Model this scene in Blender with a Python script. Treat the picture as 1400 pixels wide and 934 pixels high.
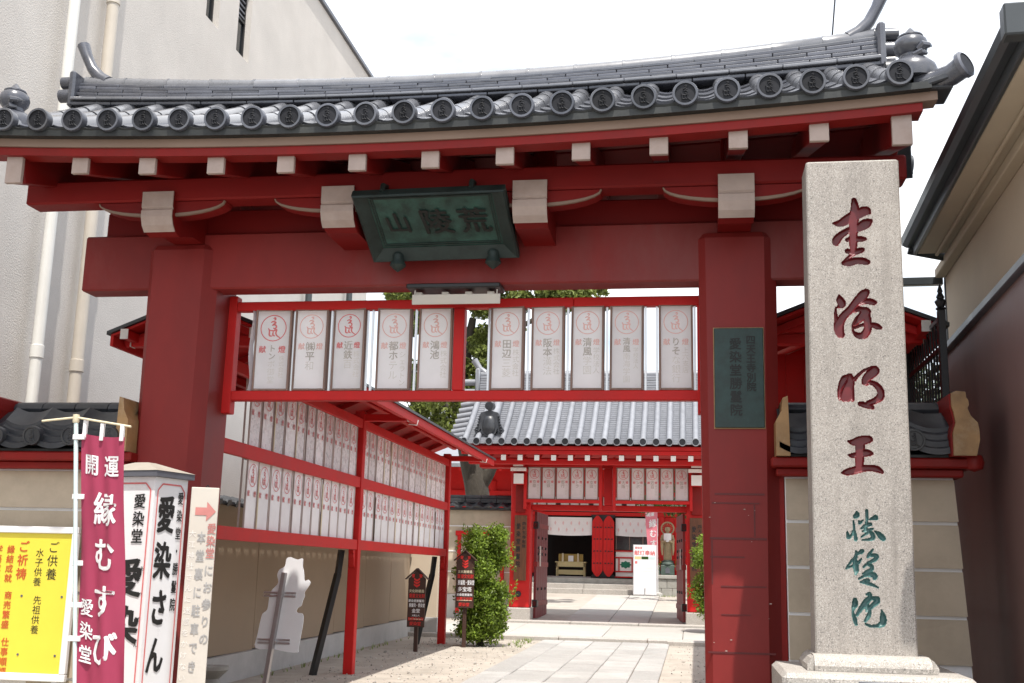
import bpy, bmesh, math, random
import numpy as np
from mathutils import Vector, Matrix
random.seed(7)
R = math.radians
S = bpy.context.scene
for o in list(bpy.data.objects): bpy.data.objects.remove(o)

# ------------------------------------------------------------------ camera
yaw, pit, rol = .161, .1993, .0237
fwd = Vector((-math.sin(yaw)*math.cos(pit), math.cos(yaw)*math.cos(pit), math.sin(pit)))
rt = Vector((math.cos(yaw), math.sin(yaw), 0)); up = rt.cross(fwd)
rt2 = rt*math.cos(rol)+up*math.sin(rol); up2 = -rt*math.sin(rol)+up*math.cos(rol)
cam = bpy.data.cameras.new('camera'); camo = bpy.data.objects.new('camera', cam)
S.collection.objects.link(camo)
cam.sensor_width = 36; cam.lens = 1550/1400*36; cam.clip_end = 2000; cam.clip_start = .05
camo.matrix_world = Matrix.Translation((0, -9, 1.55)) @ Matrix((rt2, up2, -fwd)).transposed().to_4x4()
S.camera = camo
S.render.resolution_x = 1024; S.render.resolution_y = 683
# ------------------------------------------------------------------ light
SUN_EL, SUN_AZ = 68.3, 158.5          # azimuth clockwise from +Y: the sun stands high, in front and to the right
W = bpy.data.worlds.new('World'); S.world = W; W.use_nodes = True
nt = W.node_tree; nt.nodes.clear()
def N(t, ty, **k):
    n = t.nodes.new(ty)
    for a, b in k.items():
        if a.startswith('i_'): n.inputs[a[2:].replace('_', ' ')].default_value = b
        else: setattr(n, a, b)
    return n
sky = N(nt, 'ShaderNodeTexSky', sky_type='NISHITA', sun_disc=False, sun_elevation=R(SUN_EL), sun_rotation=R(SUN_AZ), altitude=30, air_density=1.2, dust_density=2.5, ozone_density=1)
tc = N(nt, 'ShaderNodeTexCoord'); mp = N(nt, 'ShaderNodeMapping'); mp.inputs['Scale'].default_value = (1.3, 1.3, 3.2)
nz = N(nt, 'ShaderNodeTexNoise', i_Scale=1.9, i_Detail=6, i_Roughness=.55)
rp = N(nt, 'ShaderNodeValToRGB'); rp.color_ramp.elements[0].position = .34; rp.color_ramp.elements[1].position = .62
mx = N(nt, 'ShaderNodeMixRGB'); mx.inputs[2].default_value = (7.6, 7.6, 7.6, 1)
bg = N(nt, 'ShaderNodeBackground', i_Strength=.145); wo = N(nt, 'ShaderNodeOutputWorld')
L = nt.links.new
L(tc.outputs['Generated'], mp.inputs[0]); L(mp.outputs[0], nz.inputs['Vector']); L(nz.outputs['Fac'], rp.inputs[0])
L(rp.outputs[0], mx.inputs[0]); L(sky.outputs[0], mx.inputs[1]); L(mx.outputs[0], bg.inputs[0]); L(bg.outputs[0], wo.inputs[0])
sl = bpy.data.lights.new('sun', 'SUN'); sl.energy = 3.7; sl.angle = R(.53); sl.color = (1, .955, .89)
so = bpy.data.objects.new('sun', sl); S.collection.objects.link(so)
sd = Vector((math.sin(R(SUN_AZ))*math.cos(R(SUN_EL)), math.cos(R(SUN_AZ))*math.cos(R(SUN_EL)), math.sin(R(SUN_EL))))
so.location = sd*40; so.rotation_euler = sd.to_track_quat('Z', 'Y').to_euler()
vs = S.view_settings; vs.view_transform = 'Standard'; vs.look = 'None'; vs.exposure = .78; vs.gamma = 1; vs.use_curve_mapping = False
S.render.engine = 'CYCLES'

# ------------------------------------------------------------------ helpers
COL = S.collection
ORG = {}
class MB:
    def __init__(s): s.v = []; s.f = []; s.m = []
    def add(s, v, f, mi=0):
        n = len(s.v); s.v += [tuple(p) for p in v]; s.f += [tuple(i+n for i in q) for q in f]; s.m += [mi]*len(f); return s
    def box(s, x0, x1, y0, y1, z0, z1, b=0, mi=0, M=None):
        if b: v, f = cbox(abs(x1-x0), abs(y1-y0), abs(z1-z0), b)
        else: v, f = cbox(abs(x1-x0), abs(y1-y0), abs(z1-z0), 0)
        c = Vector(((x0+x1)/2, (y0+y1)/2, (z0+z1)/2)); v = [Vector(p)+c for p in v]
        if M: v = [M @ p for p in v]
        return s.add(v, f, mi)
    def bar(s, a, b, w, h, bev=0, mi=0, upv=(0, 0, 1)):      # oriented bar from a to b; w across, h along up
        a = Vector(a); b = Vector(b); d = (b-a); l = d.length; d.normalize()
        u = Vector(upv); r = d.cross(u).normalized(); u = r.cross(d)
        v, f = cbox(w, l, h, bev); c = (a+b)/2
        return s.add([c+r*p[0]+d*p[1]+u*p[2] for p in v], f, mi)
    def prism(s, poly, ax, a, b, mi=0):
        n = len(poly)
        def P(p, t): return {'x': (t, p[0], p[1]), 'y': (p[0], t, p[1]), 'z': (p[0], p[1], t)}[ax]
        v = [P(p, a) for p in poly]+[P(p, b) for p in poly]
        f = [tuple(range(n)), tuple(range(2*n-1, n-1, -1))]+[(i, i+n, (i+1) % n+n, (i+1) % n) for i in range(n)]
        return s.add(v, f, mi)
    def tube(s, path, rad, n=10, mi=0, cap=True, sx=1):
        path = [Vector(p) for p in path]; k = len(path)
        if not hasattr(rad, '__len__'): rad = [rad]*k
        v = []; ref = None
        for i, p in enumerate(path):
            d = (path[min(i+1, k-1)]-path[max(i-1, 0)]).normalized()
            if ref is None: ref = Vector((0, 0, 1)) if abs(d.z) < .9 else Vector((1, 0, 0))
            r = d.cross(ref).normalized(); u = r.cross(d).normalized(); ref = u
            for j in range(n):
                t = 2*math.pi*j/n; v.append(p+(r*math.cos(t)*sx+u*math.sin(t))*rad[i])
        f = [(i*n+j, i*n+(j+1) % n, (i+1)*n+(j+1) % n, (i+1)*n+j) for i in range(k-1) for j in range(n)]
        if cap: f += [tuple(range(n-1, -1, -1)), tuple(range((k-1)*n, k*n))]
        return s.add(v, f, mi)
    def lathe(s, prof, c=(0, 0, 0), n=16, mi=0, sy=1, M=None):
        v = []
        for r, z in prof:
            for j in range(n):
                t = 2*math.pi*j/n; p = Vector((c[0]+r*math.cos(t), c[1]+r*math.sin(t)*sy, c[2]+z)); v.append(M @ p if M else p)
        k = len(prof)
        f = [(i*n+j, i*n+(j+1) % n, (i+1)*n+(j+1) % n, (i+1)*n+j) for i in range(k-1) for j in range(n)]
        f += [tuple(range(n-1, -1, -1)), tuple(range((k-1)*n, k*n))]
        return s.add(v, f, mi)
    def sheet(s, fn, nu, nv, mi=0):
        v = [fn(i/nu, j/nv) for j in range(nv+1) for i in range(nu+1)]
        f = [(j*(nu+1)+i, j*(nu+1)+i+1, (j+1)*(nu+1)+i+1, (j+1)*(nu+1)+i) for j in range(nv) for i in range(nu)]
        return s.add(v, f, mi)
    def slab(s, fn, nu, nv, off, mi=0):                       # a sheet with thickness: off is a vector
        n = (nu+1)*(nv+1); off = Vector(off)
        v = [Vector(fn(i/nu, j/nv)) for j in range(nv+1) for i in range(nu+1)]; v += [p+off for p in v]
        ix = lambda i, j: j*(nu+1)+i
        f = []
        for j in range(nv):
            for i in range(nu):
                q = (ix(i, j), ix(i+1, j), ix(i+1, j+1), ix(i, j+1)); f += [q, tuple(a+n for a in q[::-1])]
        ring = [ix(i, 0) for i in range(nu)]+[ix(nu, j) for j in range(nv)]+[ix(i, nv) for i in range(nu, 0, -1)]+[ix(0, j) for j in range(nv, 0, -1)]
        f += [(ring[i], ring[i]+n, ring[(i+1) % len(ring)]+n, ring[(i+1) % len(ring)]) for i in range(len(ring))]
        return s.add(v, f, mi)
_cb = {}
def cbox(w, d, h, b):
    k = (round(w, 4), round(d, 4), round(h, 4), b)
    if k in _cb: return _cb[k]
    bm = bmesh.new(); bmesh.ops.create_cube(bm, size=1)
    for v in bm.verts: v.co = (v.co.x*w, v.co.y*d, v.co.z*h)
    if b: bmesh.ops.bevel(bm, geom=bm.edges[:], offset=min(b, w*.3, d*.3, h*.3), segments=1, affect='EDGES')
    r = ([tuple(v.co) for v in bm.verts], [tuple(v.index for v in f.verts) for f in bm.faces]); bm.free()
    _cb[k] = r; return r
def mesh(name, mb, mats, smooth=False, org=(0, 0, 0), fix=True):
    me = bpy.data.meshes.new(name); o = Vector(org)
    me.from_pydata([tuple(Vector(p)-o) for p in mb.v], [], mb.f)
    for m in (mats if isinstance(mats, (list, tuple)) else [mats]): me.materials.append(MAT[m] if isinstance(m, str) else m)
    if any(mb.m): me.polygons.foreach_set('material_index', mb.m)
    if fix:
        bm = bmesh.new(); bm.from_mesh(me); bmesh.ops.recalc_face_normals(bm, faces=bm.faces[:]); bm.to_mesh(me); bm.free()
    if smooth:
        me.polygons.foreach_set('use_smooth', [True]*len(me.polygons)); me.set_sharp_from_angle(angle=R(smooth if smooth > 1 else 38))
    me.update(); return me
def link(name, data, parent=None, loc=(0, 0, 0), rot=(0, 0, 0)):
    o = bpy.data.objects.new(name, data); COL.objects.link(o); o.location = loc; o.rotation_euler = rot
    if parent: o.parent = parent
    return o
def ob(name, mb, mat, parent=None, smooth=False, fix=True, kind=None):   # mb in world coordinates
    org = ORG.get(parent.name, Vector()) if parent else Vector()
    o = link(name, mesh(name, mb, mat, smooth, org, fix), parent); ORG[o.name] = org
    if kind: o['kind'] = kind
    return o
def piece(name, me, parent, loc, rot=(0, 0, 0)):                         # a shared mesh set at a world position
    org = ORG.get(parent.name, Vector()) if parent else Vector()
    o = link(name, me, parent, Vector(loc)-org, rot); ORG[o.name] = Vector(loc); return o
def tag(o, label, cat, group=None):
    o['label'] = label; o['category'] = cat
    if group: o['group'] = group
    return o
def thing(name, label, cat, loc=(0, 0, 0), rz=0, group=None):
    o = link(name, None, None, loc, (0, 0, rz)); o.empty_display_size = .1
    ORG[o.name] = Vector(loc) if not rz else Vector(); tag(o, label, cat, group); return o
def struct(name, mb, mat, parent=None, smooth=False, kind='structure', fix=True):
    o = ob(name, mb, mat, parent, smooth, fix); o['kind'] = kind; return o
def copy_tree(o, parent=None):
    c = o.copy(); COL.objects.link(c); c.parent = parent; ORG[c.name] = ORG.get(o.name, Vector())
    for ch in [x for x in bpy.data.objects if x.parent == o]: copy_tree(ch, c)
    return c

# ------------------------------------------------------------------ materials
MAT = {}
def mat(name, col, rough=.6, var=.12, scale=4, bump=0, bscale=60, bdist=.004, spec=.5, metal=0, coat=0, dirt=None, dscale=1.5, damt=.5, island=0, trans=0, rnd=0, stretch=None):
    m = bpy.data.materials.new(name); m.use_nodes = True; t = m.node_tree; MAT[name] = m
    b = t.nodes['Principled BSDF']; lk = t.links.new
    b.inputs['Roughness'].default_value = rough; b.inputs['Metallic'].default_value = metal
    b.inputs['Specular IOR Level'].default_value = spec; b.inputs['Coat Weight'].default_value = coat; b.inputs['Coat Roughness'].default_value = .15
    co = N(t, 'ShaderNodeTexCoord'); vec = co.outputs['Object']
    if rnd or stretch:
        oi = N(t, 'ShaderNodeObjectInfo'); mpn = N(t, 'ShaderNodeMapping')
        if stretch: mpn.inputs['Scale'].default_value = stretch
        mu = N(t, 'ShaderNodeMath', operation='MULTIPLY'); mu.inputs[1].default_value = 37.0
        lk(oi.outputs['Random'], mu.inputs[0]); lk(mu.outputs[0], mpn.inputs['Location']); lk(vec, mpn.inputs[0]); vec = mpn.outputs[0]
    n1 = N(t, 'ShaderNodeTexNoise', i_Scale=scale, i_Detail=7, i_Roughness=.62); lk(vec, n1.inputs['Vector'])
    r1 = N(t, 'ShaderNodeValToRGB'); e = r1.color_ramp.elements; e[0].position = .28; e[1].position = .74
    e[0].color = tuple(max(0, c*(1-var)) for c in col)+(1,); e[1].color = tuple(min(1, c*(1+var)) for c in col)+(1,)
    lk(n1.outputs['Fac'], r1.inputs[0]); out = r1.outputs[0]
    def mul(out, src, lo, hi):
        mr = N(t, 'ShaderNodeMapRange'); mr.inputs['To Min'].default_value = lo; mr.inputs['To Max'].default_value = hi; lk(src, mr.inputs['Value'])
        hv = N(t, 'ShaderNodeHueSaturation'); lk(mr.outputs[0], hv.inputs['Value']); lk(out, hv.inputs['Color']); return hv.outputs[0]
    if island:
        g = N(t, 'ShaderNodeNewGeometry'); out = mul(out, g.outputs['Random Per Island'], 1-island, 1+island)
    if rnd: out = mul(out, oi.outputs['Random'], 1-rnd, 1+rnd)
    if dirt:
        n2 = N(t, 'ShaderNodeTexNoise', i_Scale=dscale, i_Detail=9, i_Roughness=.7); lk(vec, n2.inputs['Vector'])
        r2 = N(t, 'ShaderNodeValToRGB'); r2.color_ramp.elements[0].position = .48; r2.color_ramp.elements[1].position = .72
        r2.color_ramp.elements[1].color = (damt,)*3+(1,); lk(n2.outputs['Fac'], r2.inputs[0])
        x = N(t, 'ShaderNodeMixRGB'); x.inputs[2].default_value = tuple(dirt)+(1,); lk(r2.outputs[0], x.inputs[0]); lk(out, x.inputs[1]); out = x.outputs[0]
    lk(out, b.inputs['Base Color'])
    rr = N(t, 'ShaderNodeMapRange'); rr.inputs['To Min'].default_value = max(.03, rough-.1); rr.inputs['To Max'].default_value = min(1, rough+.1)
    lk(n1.outputs['Fac'], rr.inputs['Value']); lk(rr.outputs[0], b.inputs['Roughness'])
    if bump:
        n3 = N(t, 'ShaderNodeTexNoise', i_Scale=bscale, i_Detail=5, i_Roughness=.6); lk(vec, n3.inputs['Vector'])
        bp = N(t, 'ShaderNodeBump'); bp.inputs['Strength'].default_value = bump; bp.inputs['Distance'].default_value = bdist
        lk(n3.outputs['Fac'], bp.inputs['Height']); lk(bp.outputs[0], b.inputs['Normal'])
    if trans:
        tr = N(t, 'ShaderNodeBsdfTranslucent'); ms = N(t, 'ShaderNodeMixShader', i_Fac=trans); lk(out, tr.inputs['Color'])
        lk(b.outputs[0], ms.inputs[1]); lk(tr.outputs[0], ms.inputs[2]); lk(ms.outputs[0], t.nodes['Material Output'].inputs[0])
    return m
def speckle(name, base, darkc, lightc, sc=160, stain=None, rnd=0, streak=None):
    m = mat(name, base, .75, .14, 2.2, .35, 220, .002, dirt=stain, dscale=1.4, damt=.65, rnd=rnd); t = m.node_tree; lk = t.links.new
    b = t.nodes['Principled BSDF']; src = b.inputs['Base Color'].links[0].from_socket
    co = [n for n in t.nodes if n.type == 'TEX_COORD'][0]
    for seed, (c, lo, hi, s) in enumerate(((darkc, .62, .68, sc), (lightc, .60, .67, sc*.8), (darkc, .66, .72, sc*.45))):
        mpn = N(t, 'ShaderNodeMapping'); mpn.inputs['Location'].default_value = (seed*7.3, 2.1*seed, 0); lk(co.outputs['Object'], mpn.inputs[0])
        n = N(t, 'ShaderNodeTexNoise', i_Scale=s, i_Detail=2, i_Roughness=.5); lk(mpn.outputs[0], n.inputs['Vector'])
        r = N(t, 'ShaderNodeValToRGB'); r.color_ramp.elements[0].position = lo-.06; r.color_ramp.elements[1].position = hi; r.color_ramp.elements[1].color = (.85,)*3+(1,); lk(n.outputs['Fac'], r.inputs[0])
        x = N(t, 'ShaderNodeMixRGB'); x.inputs[2].default_value = tuple(c)+(1,); lk(r.outputs[0], x.inputs[0]); lk(src, x.inputs[1]); src = x.outputs[0]
    if streak:
        mpn = N(t, 'ShaderNodeMapping'); mpn.inputs['Scale'].default_value = (9, 9, .8); lk(co.outputs['Object'], mpn.inputs[0])
        n = N(t, 'ShaderNodeTexNoise', i_Scale=1.0, i_Detail=8, i_Roughness=.7); lk(mpn.outputs[0], n.inputs['Vector'])
        r = N(t, 'ShaderNodeValToRGB'); r.color_ramp.elements[0].position = .5; r.color_ramp.elements[1].position = .72; r.color_ramp.elements[1].color = (.6,)*3+(1,); lk(n.outputs['Fac'], r.inputs[0])
        x = N(t, 'ShaderNodeMixRGB'); x.inputs[2].default_value = tuple(streak)+(1,); lk(r.outputs[0], x.inputs[0]); lk(src, x.inputs[1]); src = x.outputs[0]
    lk(src, b.inputs['Base Color']); return m
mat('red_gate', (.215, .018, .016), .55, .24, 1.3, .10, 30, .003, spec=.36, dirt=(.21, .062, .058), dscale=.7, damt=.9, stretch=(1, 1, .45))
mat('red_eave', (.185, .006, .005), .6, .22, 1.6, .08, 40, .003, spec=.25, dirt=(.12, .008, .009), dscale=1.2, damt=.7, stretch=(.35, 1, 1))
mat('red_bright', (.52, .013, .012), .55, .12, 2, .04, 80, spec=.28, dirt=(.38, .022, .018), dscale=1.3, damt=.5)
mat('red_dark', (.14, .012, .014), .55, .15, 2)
mat('red_trim', (.22, .008, .006), .55, .16, 3, .06, 80, spec=.3, dirt=(.14, .016, .011), dscale=2.5, damt=.5)
mat('end_paint', (.40, .315, .275), .65, .12, 5, .1, 60, dirt=(.28, .19, .145), dscale=3, damt=.5)
mat('white_paint', (.78, .76, .72), .55, .06, 6)
mat('tan_board', (.25, .172, .128), .7, .16, 2.5, .15, 40, dirt=(.19, .12, .08), dscale=2.2, damt=.6, stretch=(.4, 1, 1))
mat('tile_lit', (.125, .129, .142), .28, .2, 6, .04, 40, .002, spec=.9, coat=.5, rnd=.15)  # paler copy of the tile: bright sky sheen put into the colour
mat('eave_dark', (.013, .015, .0145), .5, .3, 6, .1, 50, .003, rnd=.2, dirt=(.05, .052, .045), dscale=3, damt=.6)
mat('bronze_plate', (.014, .037, .033), .5, .5, 7, .2, 40, .003, dirt=(.022, .058, .056), dscale=3.5, damt=.55)
mat('tile', (.070, .074, .090), .27, .3, 5, .06, 50, .003, spec=.8, rnd=.28, dirt=(.15, .15, .155), dscale=3, damt=.45)
mat('tile_dark', (.028, .031, .038), .42, .3, 6, .15, 50, .003, spec=.6, rnd=.25, dirt=(.09, .088, .08), dscale=3, damt=.5)
mat('tile_pale', (.21, .218, .24), .36, .15, 6, .08, 40, .003, spec=.6, rnd=.12)
mat('disc_face', (.017, .018, .022), .65, .25, 14, .1, 60, .002, spec=.25, rnd=.3)
mat('bronze', (.024, .060, .050), .5, .55, 9, .3, 40, .004, metal=.15, dirt=(.05, .15, .115), dscale=5, damt=.55)
mat('bronze_dark', (.022, .035, .032), .5, .4, 8, .2, 60, .003, metal=.2)
mat('bronze_letter', (.006, .008, .007), .55, .3, 8)
speckle('granite', (.335, .305, .272), (.11, .10, .095), (.50, .47, .43), 190, (.22, .20, .18), streak=(.19, .17, .15))
speckle('granite_base', (.37, .345, .31), (.16, .15, .14), (.62, .58, .54), 130, (.30, .26, .22))
mat('carve_red', (.115, .007, .010), .42, .25, 12, .1, 60)
mat('carve_teal', (.065, .150, .142), .4, .25, 12, .1, 60)
mat('stucco_big', (.56, .53, .495), .9, .08, 1.2, .6, 55, .012, dirt=(.48, .44, .40), dscale=.35, damt=.45)
mat('plaster', (.47, .395, .30), .85, .10, 3, .25, 180, .002, dirt=(.34, .28, .21), dscale=2, damt=.6)
mat('plaster_panel', (.315, .24, .165), .85, .08, 2, .2, 160, .002, dirt=(.24, .18, .12), dscale=1, damt=.4)
mat('joint_white', (.78, .78, .78), .6, .05)
mat('concrete', (.44, .43, .41), .85, .10, 3, .2, 70, .003, dirt=(.32, .31, .29), dscale=2, damt=.5)
mat('pvc_white', (.68, .67, .63), .35, .05, 3)
mat('pvc_beige', (.52, .47, .40), .4, .06, 3)
mat('glass_dark', (.012, .016, .02), .06, .2, 3, spec=.9)
mat('black', (.012, .012, .013), .45, .3, 5)
mat('iron', (.014, .015, .018), .35, .3, 8, spec=.7, metal=.3)
mat('alu', (.62, .62, .63), .32, .06, 6, metal=.85)
mat('steel_post', (.40, .37, .37), .4, .1, 6, metal=.6)
mat('wood_frame', (.23, .145, .115), .6, .25, 6, .1, 60, rnd=.15, stretch=(6, 6, .8))
mat('wood_pale', (.50, .42, .39), .6, .18, 6, rnd=.15)
mat('wood_plaque', (.13, .045, .018), .6, .35, 3, .2, 40, stretch=(9, 9, .9))
mat('wood_light', (.62, .52, .26), .6, .12, 4)
mat('paper', (.93, .915, .915), .5, .05, 5, .12, 14, .006, trans=.6, rnd=.09)
mat('paper_wrap', (.80, .77, .77), .28, .12, 9, .6, 22, .012, spec=.7, trans=.08, rnd=.14)
mat('paper_side', (.90, .885, .885), .38, .05, 7, .3, 16, .008, trans=.06, rnd=.07)
mat('vinyl', (.74, .70, .72), .2, .1, 9, .6, 18, .012, spec=.7, trans=.4)
mat('print_red', (.66, .16, .16), .5, .12, 8)
mat('print_pale_red', (.80, .50, .46), .5, .1, 8)
mat('ink_grey', (.50, .46, .42), .6, .3, 20)
mat('ink_pale', (.72, .69, .65), .6, .12, 20)
mat('ink_black', (.010, .010, .010), .5, .2)
mat('gold_paint', (.33, .195, .085), .5, .3, 6, .15, 40, dirt=(.50, .38, .24), dscale=4, damt=.6)
mat('yellow_sheet', (.74, .62, .06), .38, .04, 3)
mat('print_orange', (.55, .10, .02), .5, .1)
mat('banner', (.34, .035, .085), .75, .10, 4, .2, 200, .001, trans=.12)
mat('banner_pink', (.72, .22, .27), .7, .06, 4, trans=.2)
mat('cloth_white', (.82, .80, .80), .75, .04, 5, trans=.12)
mat('sign_white', (.80, .80, .81), .3, .03, 4)
mat('sign_weather', (.56, .52, .46), .55, .12, 4, .05, 30, dirt=(.52, .44, .34), dscale=2, damt=.5)
mat('arrow_red', (.50, .19, .17), .6, .12, 8)
mat('ink_faded', (.36, .35, .34), .6, .2, 12)
mat('pole_pale', (.55, .66, .66), .35, .06, 4)
mat('bamboo', (.68, .60, .42), .5, .08, 4)
mat('roof_cap', (.36, .33, .28), .5, .1, 4)
mat('brown_board', (.055, .024, .016), .55, .2, 4)
mat('sign_red', (.62, .03, .025), .5, .08)
mat('sand', (.365, .325, .275), .95, .16, 2.5, .6, 45, .012, dirt=(.25, .22, .18), dscale=1.1, damt=.75)
mat('pebble', (.36, .335, .30), .9, .2, 8, .3, 60, island=.4)
mat('court', (.37, .34, .295), .95, .12, 2, .4, 50, .01, dirt=(.28, .255, .22), dscale=.7, damt=.5)
speckle('paver', (.345, .335, .315), (.20, .19, .18), (.44, .43, .41), 120, (.235, .225, .205), rnd=.15)
mat('red_seam', (.105, .010, .010), .55, .2, 6)
mat('diamond', (.74, .50, .50), .7, .05)
mat('hedge', (.03, .05, .015), .7, .3, 4, island=.5)
mat('paver_court', (.38, .365, .335), .85, .08, 4, .2, 80, .002, rnd=.06)
mat('soil', (.13, .10, .075), 1, .2, 6)
mat('asphalt', (.20, .195, .19), .9, .15, 6, .3, 120, .003)
mat('brown_wall', (.21, .125, .115), .5, .2, 1.1, .5, 220, .0025, dirt=(.14, .07, .066), dscale=.8, damt=.6, stretch=(1, 1, .4))
mat('beige_wall', (.54, .45, .34), .9, .06, 1.4, .3, 120, .003)
mat('soffit', (.50, .42, .31), .8, .06, 2)
mat('trim_grey', (.10, .105, .125), .4, .1, 3, spec=.6)
mat('gutter', (.035, .042, .046), .4, .15, 3, spec=.6)
mat('leaf', (.19, .275, .035), .45, .25, 3, spec=.4, island=.55, trans=.42)
mat('leaf_tree', (.17, .205, .05), .5, .3, 2, spec=.3, island=.6, trans=.4)
mat('leaf_dark', (.045, .09, .02), .5, .3, 2, spec=.3, island=.5, trans=.35)
mat('bark', (.055, .047, .036), .95, .35, 5, .9, 14, .04, stretch=(1, 1, .35))
mat('leaf_ever', (.05, .07, .03), .6, .3, 5)
mat('statue_gold', (.36, .285, .17), .45, .22, 9, .15, 40, metal=.25)
mat('verdigris', (.06, .09, .075), .6, .3, 9)
mat('stone_grey', (.34, .33, .30), .9, .18, 5, .4, 50, .004, dirt=(.2, .19, .16), dscale=4, damt=.5, rnd=.08)
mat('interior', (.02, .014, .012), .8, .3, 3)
mat('green_print', (.0, .14, .075), .5, .05)
mat('brass', (.42, .30, .10), .3, .1, 4, metal=.8)

# ------------------------------------------------------------------ lettering
GL = {}
def load_glyphs(sets):
    todo = []
    for w, s in sets:
        for ch in sorted(set(s)):
            if ch.strip() and (ch, w) not in GL:
                cu = bpy.data.curves.new('g', 'FONT'); cu.body = ch; cu.size = 1; cu.offset = w; cu.resolution_u = 2; cu.fill_mode = 'FRONT'
                o = bpy.data.objects.new('g', cu); COL.objects.link(o); todo.append((ch, w, o, cu))
    dg = bpy.context.evaluated_depsgraph_get(); dg.update()
    for ch, w, o, cu in todo:
        me = bpy.data.meshes.new_from_object(o.evaluated_get(dg))
        GL[ch, w] = ([(v.co.x, v.co.y) for v in me.vertices], [tuple(p.vertices) for p in me.polygons]); bpy.data.meshes.remove(me)
    for ch, w, o, cu in todo:
        bpy.data.objects.remove(o); bpy.data.curves.remove(cu)
TXT = '㈱京四天王寺別院愛染堂勝鬘荒陵山献燈灯奉納株式会社トンボ御堂平和近鉄百貨店都ホテルシェラ鴻池田辺三菱本漢法坂阪清風学校人園南海りそな銀行上六支開運縁むすびさん・にお参りの裏駐車でき大江神迷惑をかけないようご供養水子先祖祈祷結成就商売繁盛仕事順調藝厄除病気平癒文化財建造物重要宝塔多金()、あいぜん国日火'
BOLD, REG = 'bold', 0.0
load_glyphs([(REG, TXT)])
class Chars(MB):
    def __init__(s): MB.__init__(s); s.items = []
def obs(name, ch, mt, parent):                                              # every large character is a part of its own
    for it in ch.items: ob(name, it, mt, parent, fix=False)
_v = GL['国', REG][0]
EMX = (min(p[0] for p in _v)+max(p[0] for p in _v))/2; EMY = (min(p[1] for p in _v)+max(p[1] for p in _v))/2
EM = (max(p[1] for p in _v)-min(p[1] for p in _v))/.88
def put(mb, ch, u, v, size, fn, w=REG, sx=1, mi=0, slant=0):
    if (ch, REG) not in GL: return
    gv, gf = GL[ch, REG]; k = size/EM
    if isinstance(mb, Chars): it = MB(); mb.items.append(it); mb = it
    e = {REG: 0, 'bold': .022, 'brush': .04}.get(w, .022)
    for q, (dx, dy) in enumerate(((0, 0), (1, .5), (-1, -.5), (.4, -1), (-.4, 1)) if e else ((0, 0),)):
        mb.add([fn(u+((x-EMX+dx*e)*sx+slant*(y-EMY))*k, v+(y-EMY+dy*e*.7)*k)+Vector((0, -.00035*q, 0)) for x, y in gv], gf, mi)
def vtext(mb, s, u, v, size, fn, w=REG, step=1.0, sx=1, mi=0, slant=0):      # a vertical column; v is its top
    for i, ch in enumerate(s): put(mb, ch, u, v-size*(.5+i*step), size, fn, w, sx, mi, slant)
def htext(mb, s, u, v, size, fn, w=REG, step=1.0, sx=1, mi=0):                # a row; u is its left end
    for i, ch in enumerate(s): put(mb, ch, u+size*(.5+i*step), v, size, fn, w, sx, mi)
def plane(O, U, V):                                                          # (u, v) on a flat board
    O = Vector(O); U = Vector(U).normalized(); V = Vector(V).normalized()
    return lambda u, v: O+U*u+V*v
def smooth(pts, k=4):
    P = [np.array(p, float) for p in pts]; P = [2*P[0]-P[1]]+P+[2*P[-1]-P[-2]]; out = []
    for i in range(1, len(P)-2):
        for j in range(k):
            t = j/k; a, b, c, d = P[i-1:i+3]
            out.append(.5*((2*b)+(c-a)*t+(2*a-5*b+4*c-d)*t*t+(3*b-a-3*c+d)*t**3))
    out.append(P[-2]); return out
def ribbon(mb, pts, w, fn, mi=0):
    q = smooth(pts, 4); v = []
    for i, p in enumerate(q):
        d = q[min(i+1, len(q)-1)]-q[max(i-1, 0)]; d = d[:2]/(np.linalg.norm(d[:2])+1e-9); n = np.array([-d[1], d[0]])
        ww = w*(.55+.45*math.sin(math.pi*min(1, max(0, i/(len(q)-1)))))
        v += [fn(*(p[:2]+n*ww)), fn(*(p[:2]-n*ww))]
    mb.add(v, [(2*i, 2*i+1, 2*i+3, 2*i+2) for i in range(len(q)-1)], mi)
def ring(mb, r0, r1, fn, n=28, mi=0):
    v = []
    for i in range(n):
        c, s = math.cos(2*math.pi*i/n), math.sin(2*math.pi*i/n); v += [fn(c*r0, s*r0), fn(c*r1, s*r1)]
    mb.add(v, [(2*i, 2*i+1, (2*i+3) % (2*n), (2*i+2) % (2*n)) for i in range(n)], mi)
SEED = [[(-.05, .72), (.08, .78), (.12, .66), (.02, .6)], [(-.22, .42), (-.05, .5), (.15, .42), (.0, .3), (-.12, .2)], [(-.12, .2), (.1, .25), (.22, .1), (.1, -.05), (-.02, .02)],
        [(-.4, 0), (-.3, -.2), (-.28, -.55), (-.05, -.6)], [(-.28, -.15), (0, -.2), (.25, -.12), (.2, -.35), (.28, -.55), (.6, -.78)], [(0, -.25), (-.02, -.5), (.15, -.6)]]
def emblem(mb, r, u, v, fn, w=.05, circ=True, mi=0):
    f2 = lambda a, b: fn(u+a*r, v+b*r)
    for s in SEED: ribbon(mb, s, w, f2, mi)
    if circ: ring(mb, .93, 1.0, f2, mi=mi)

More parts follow.
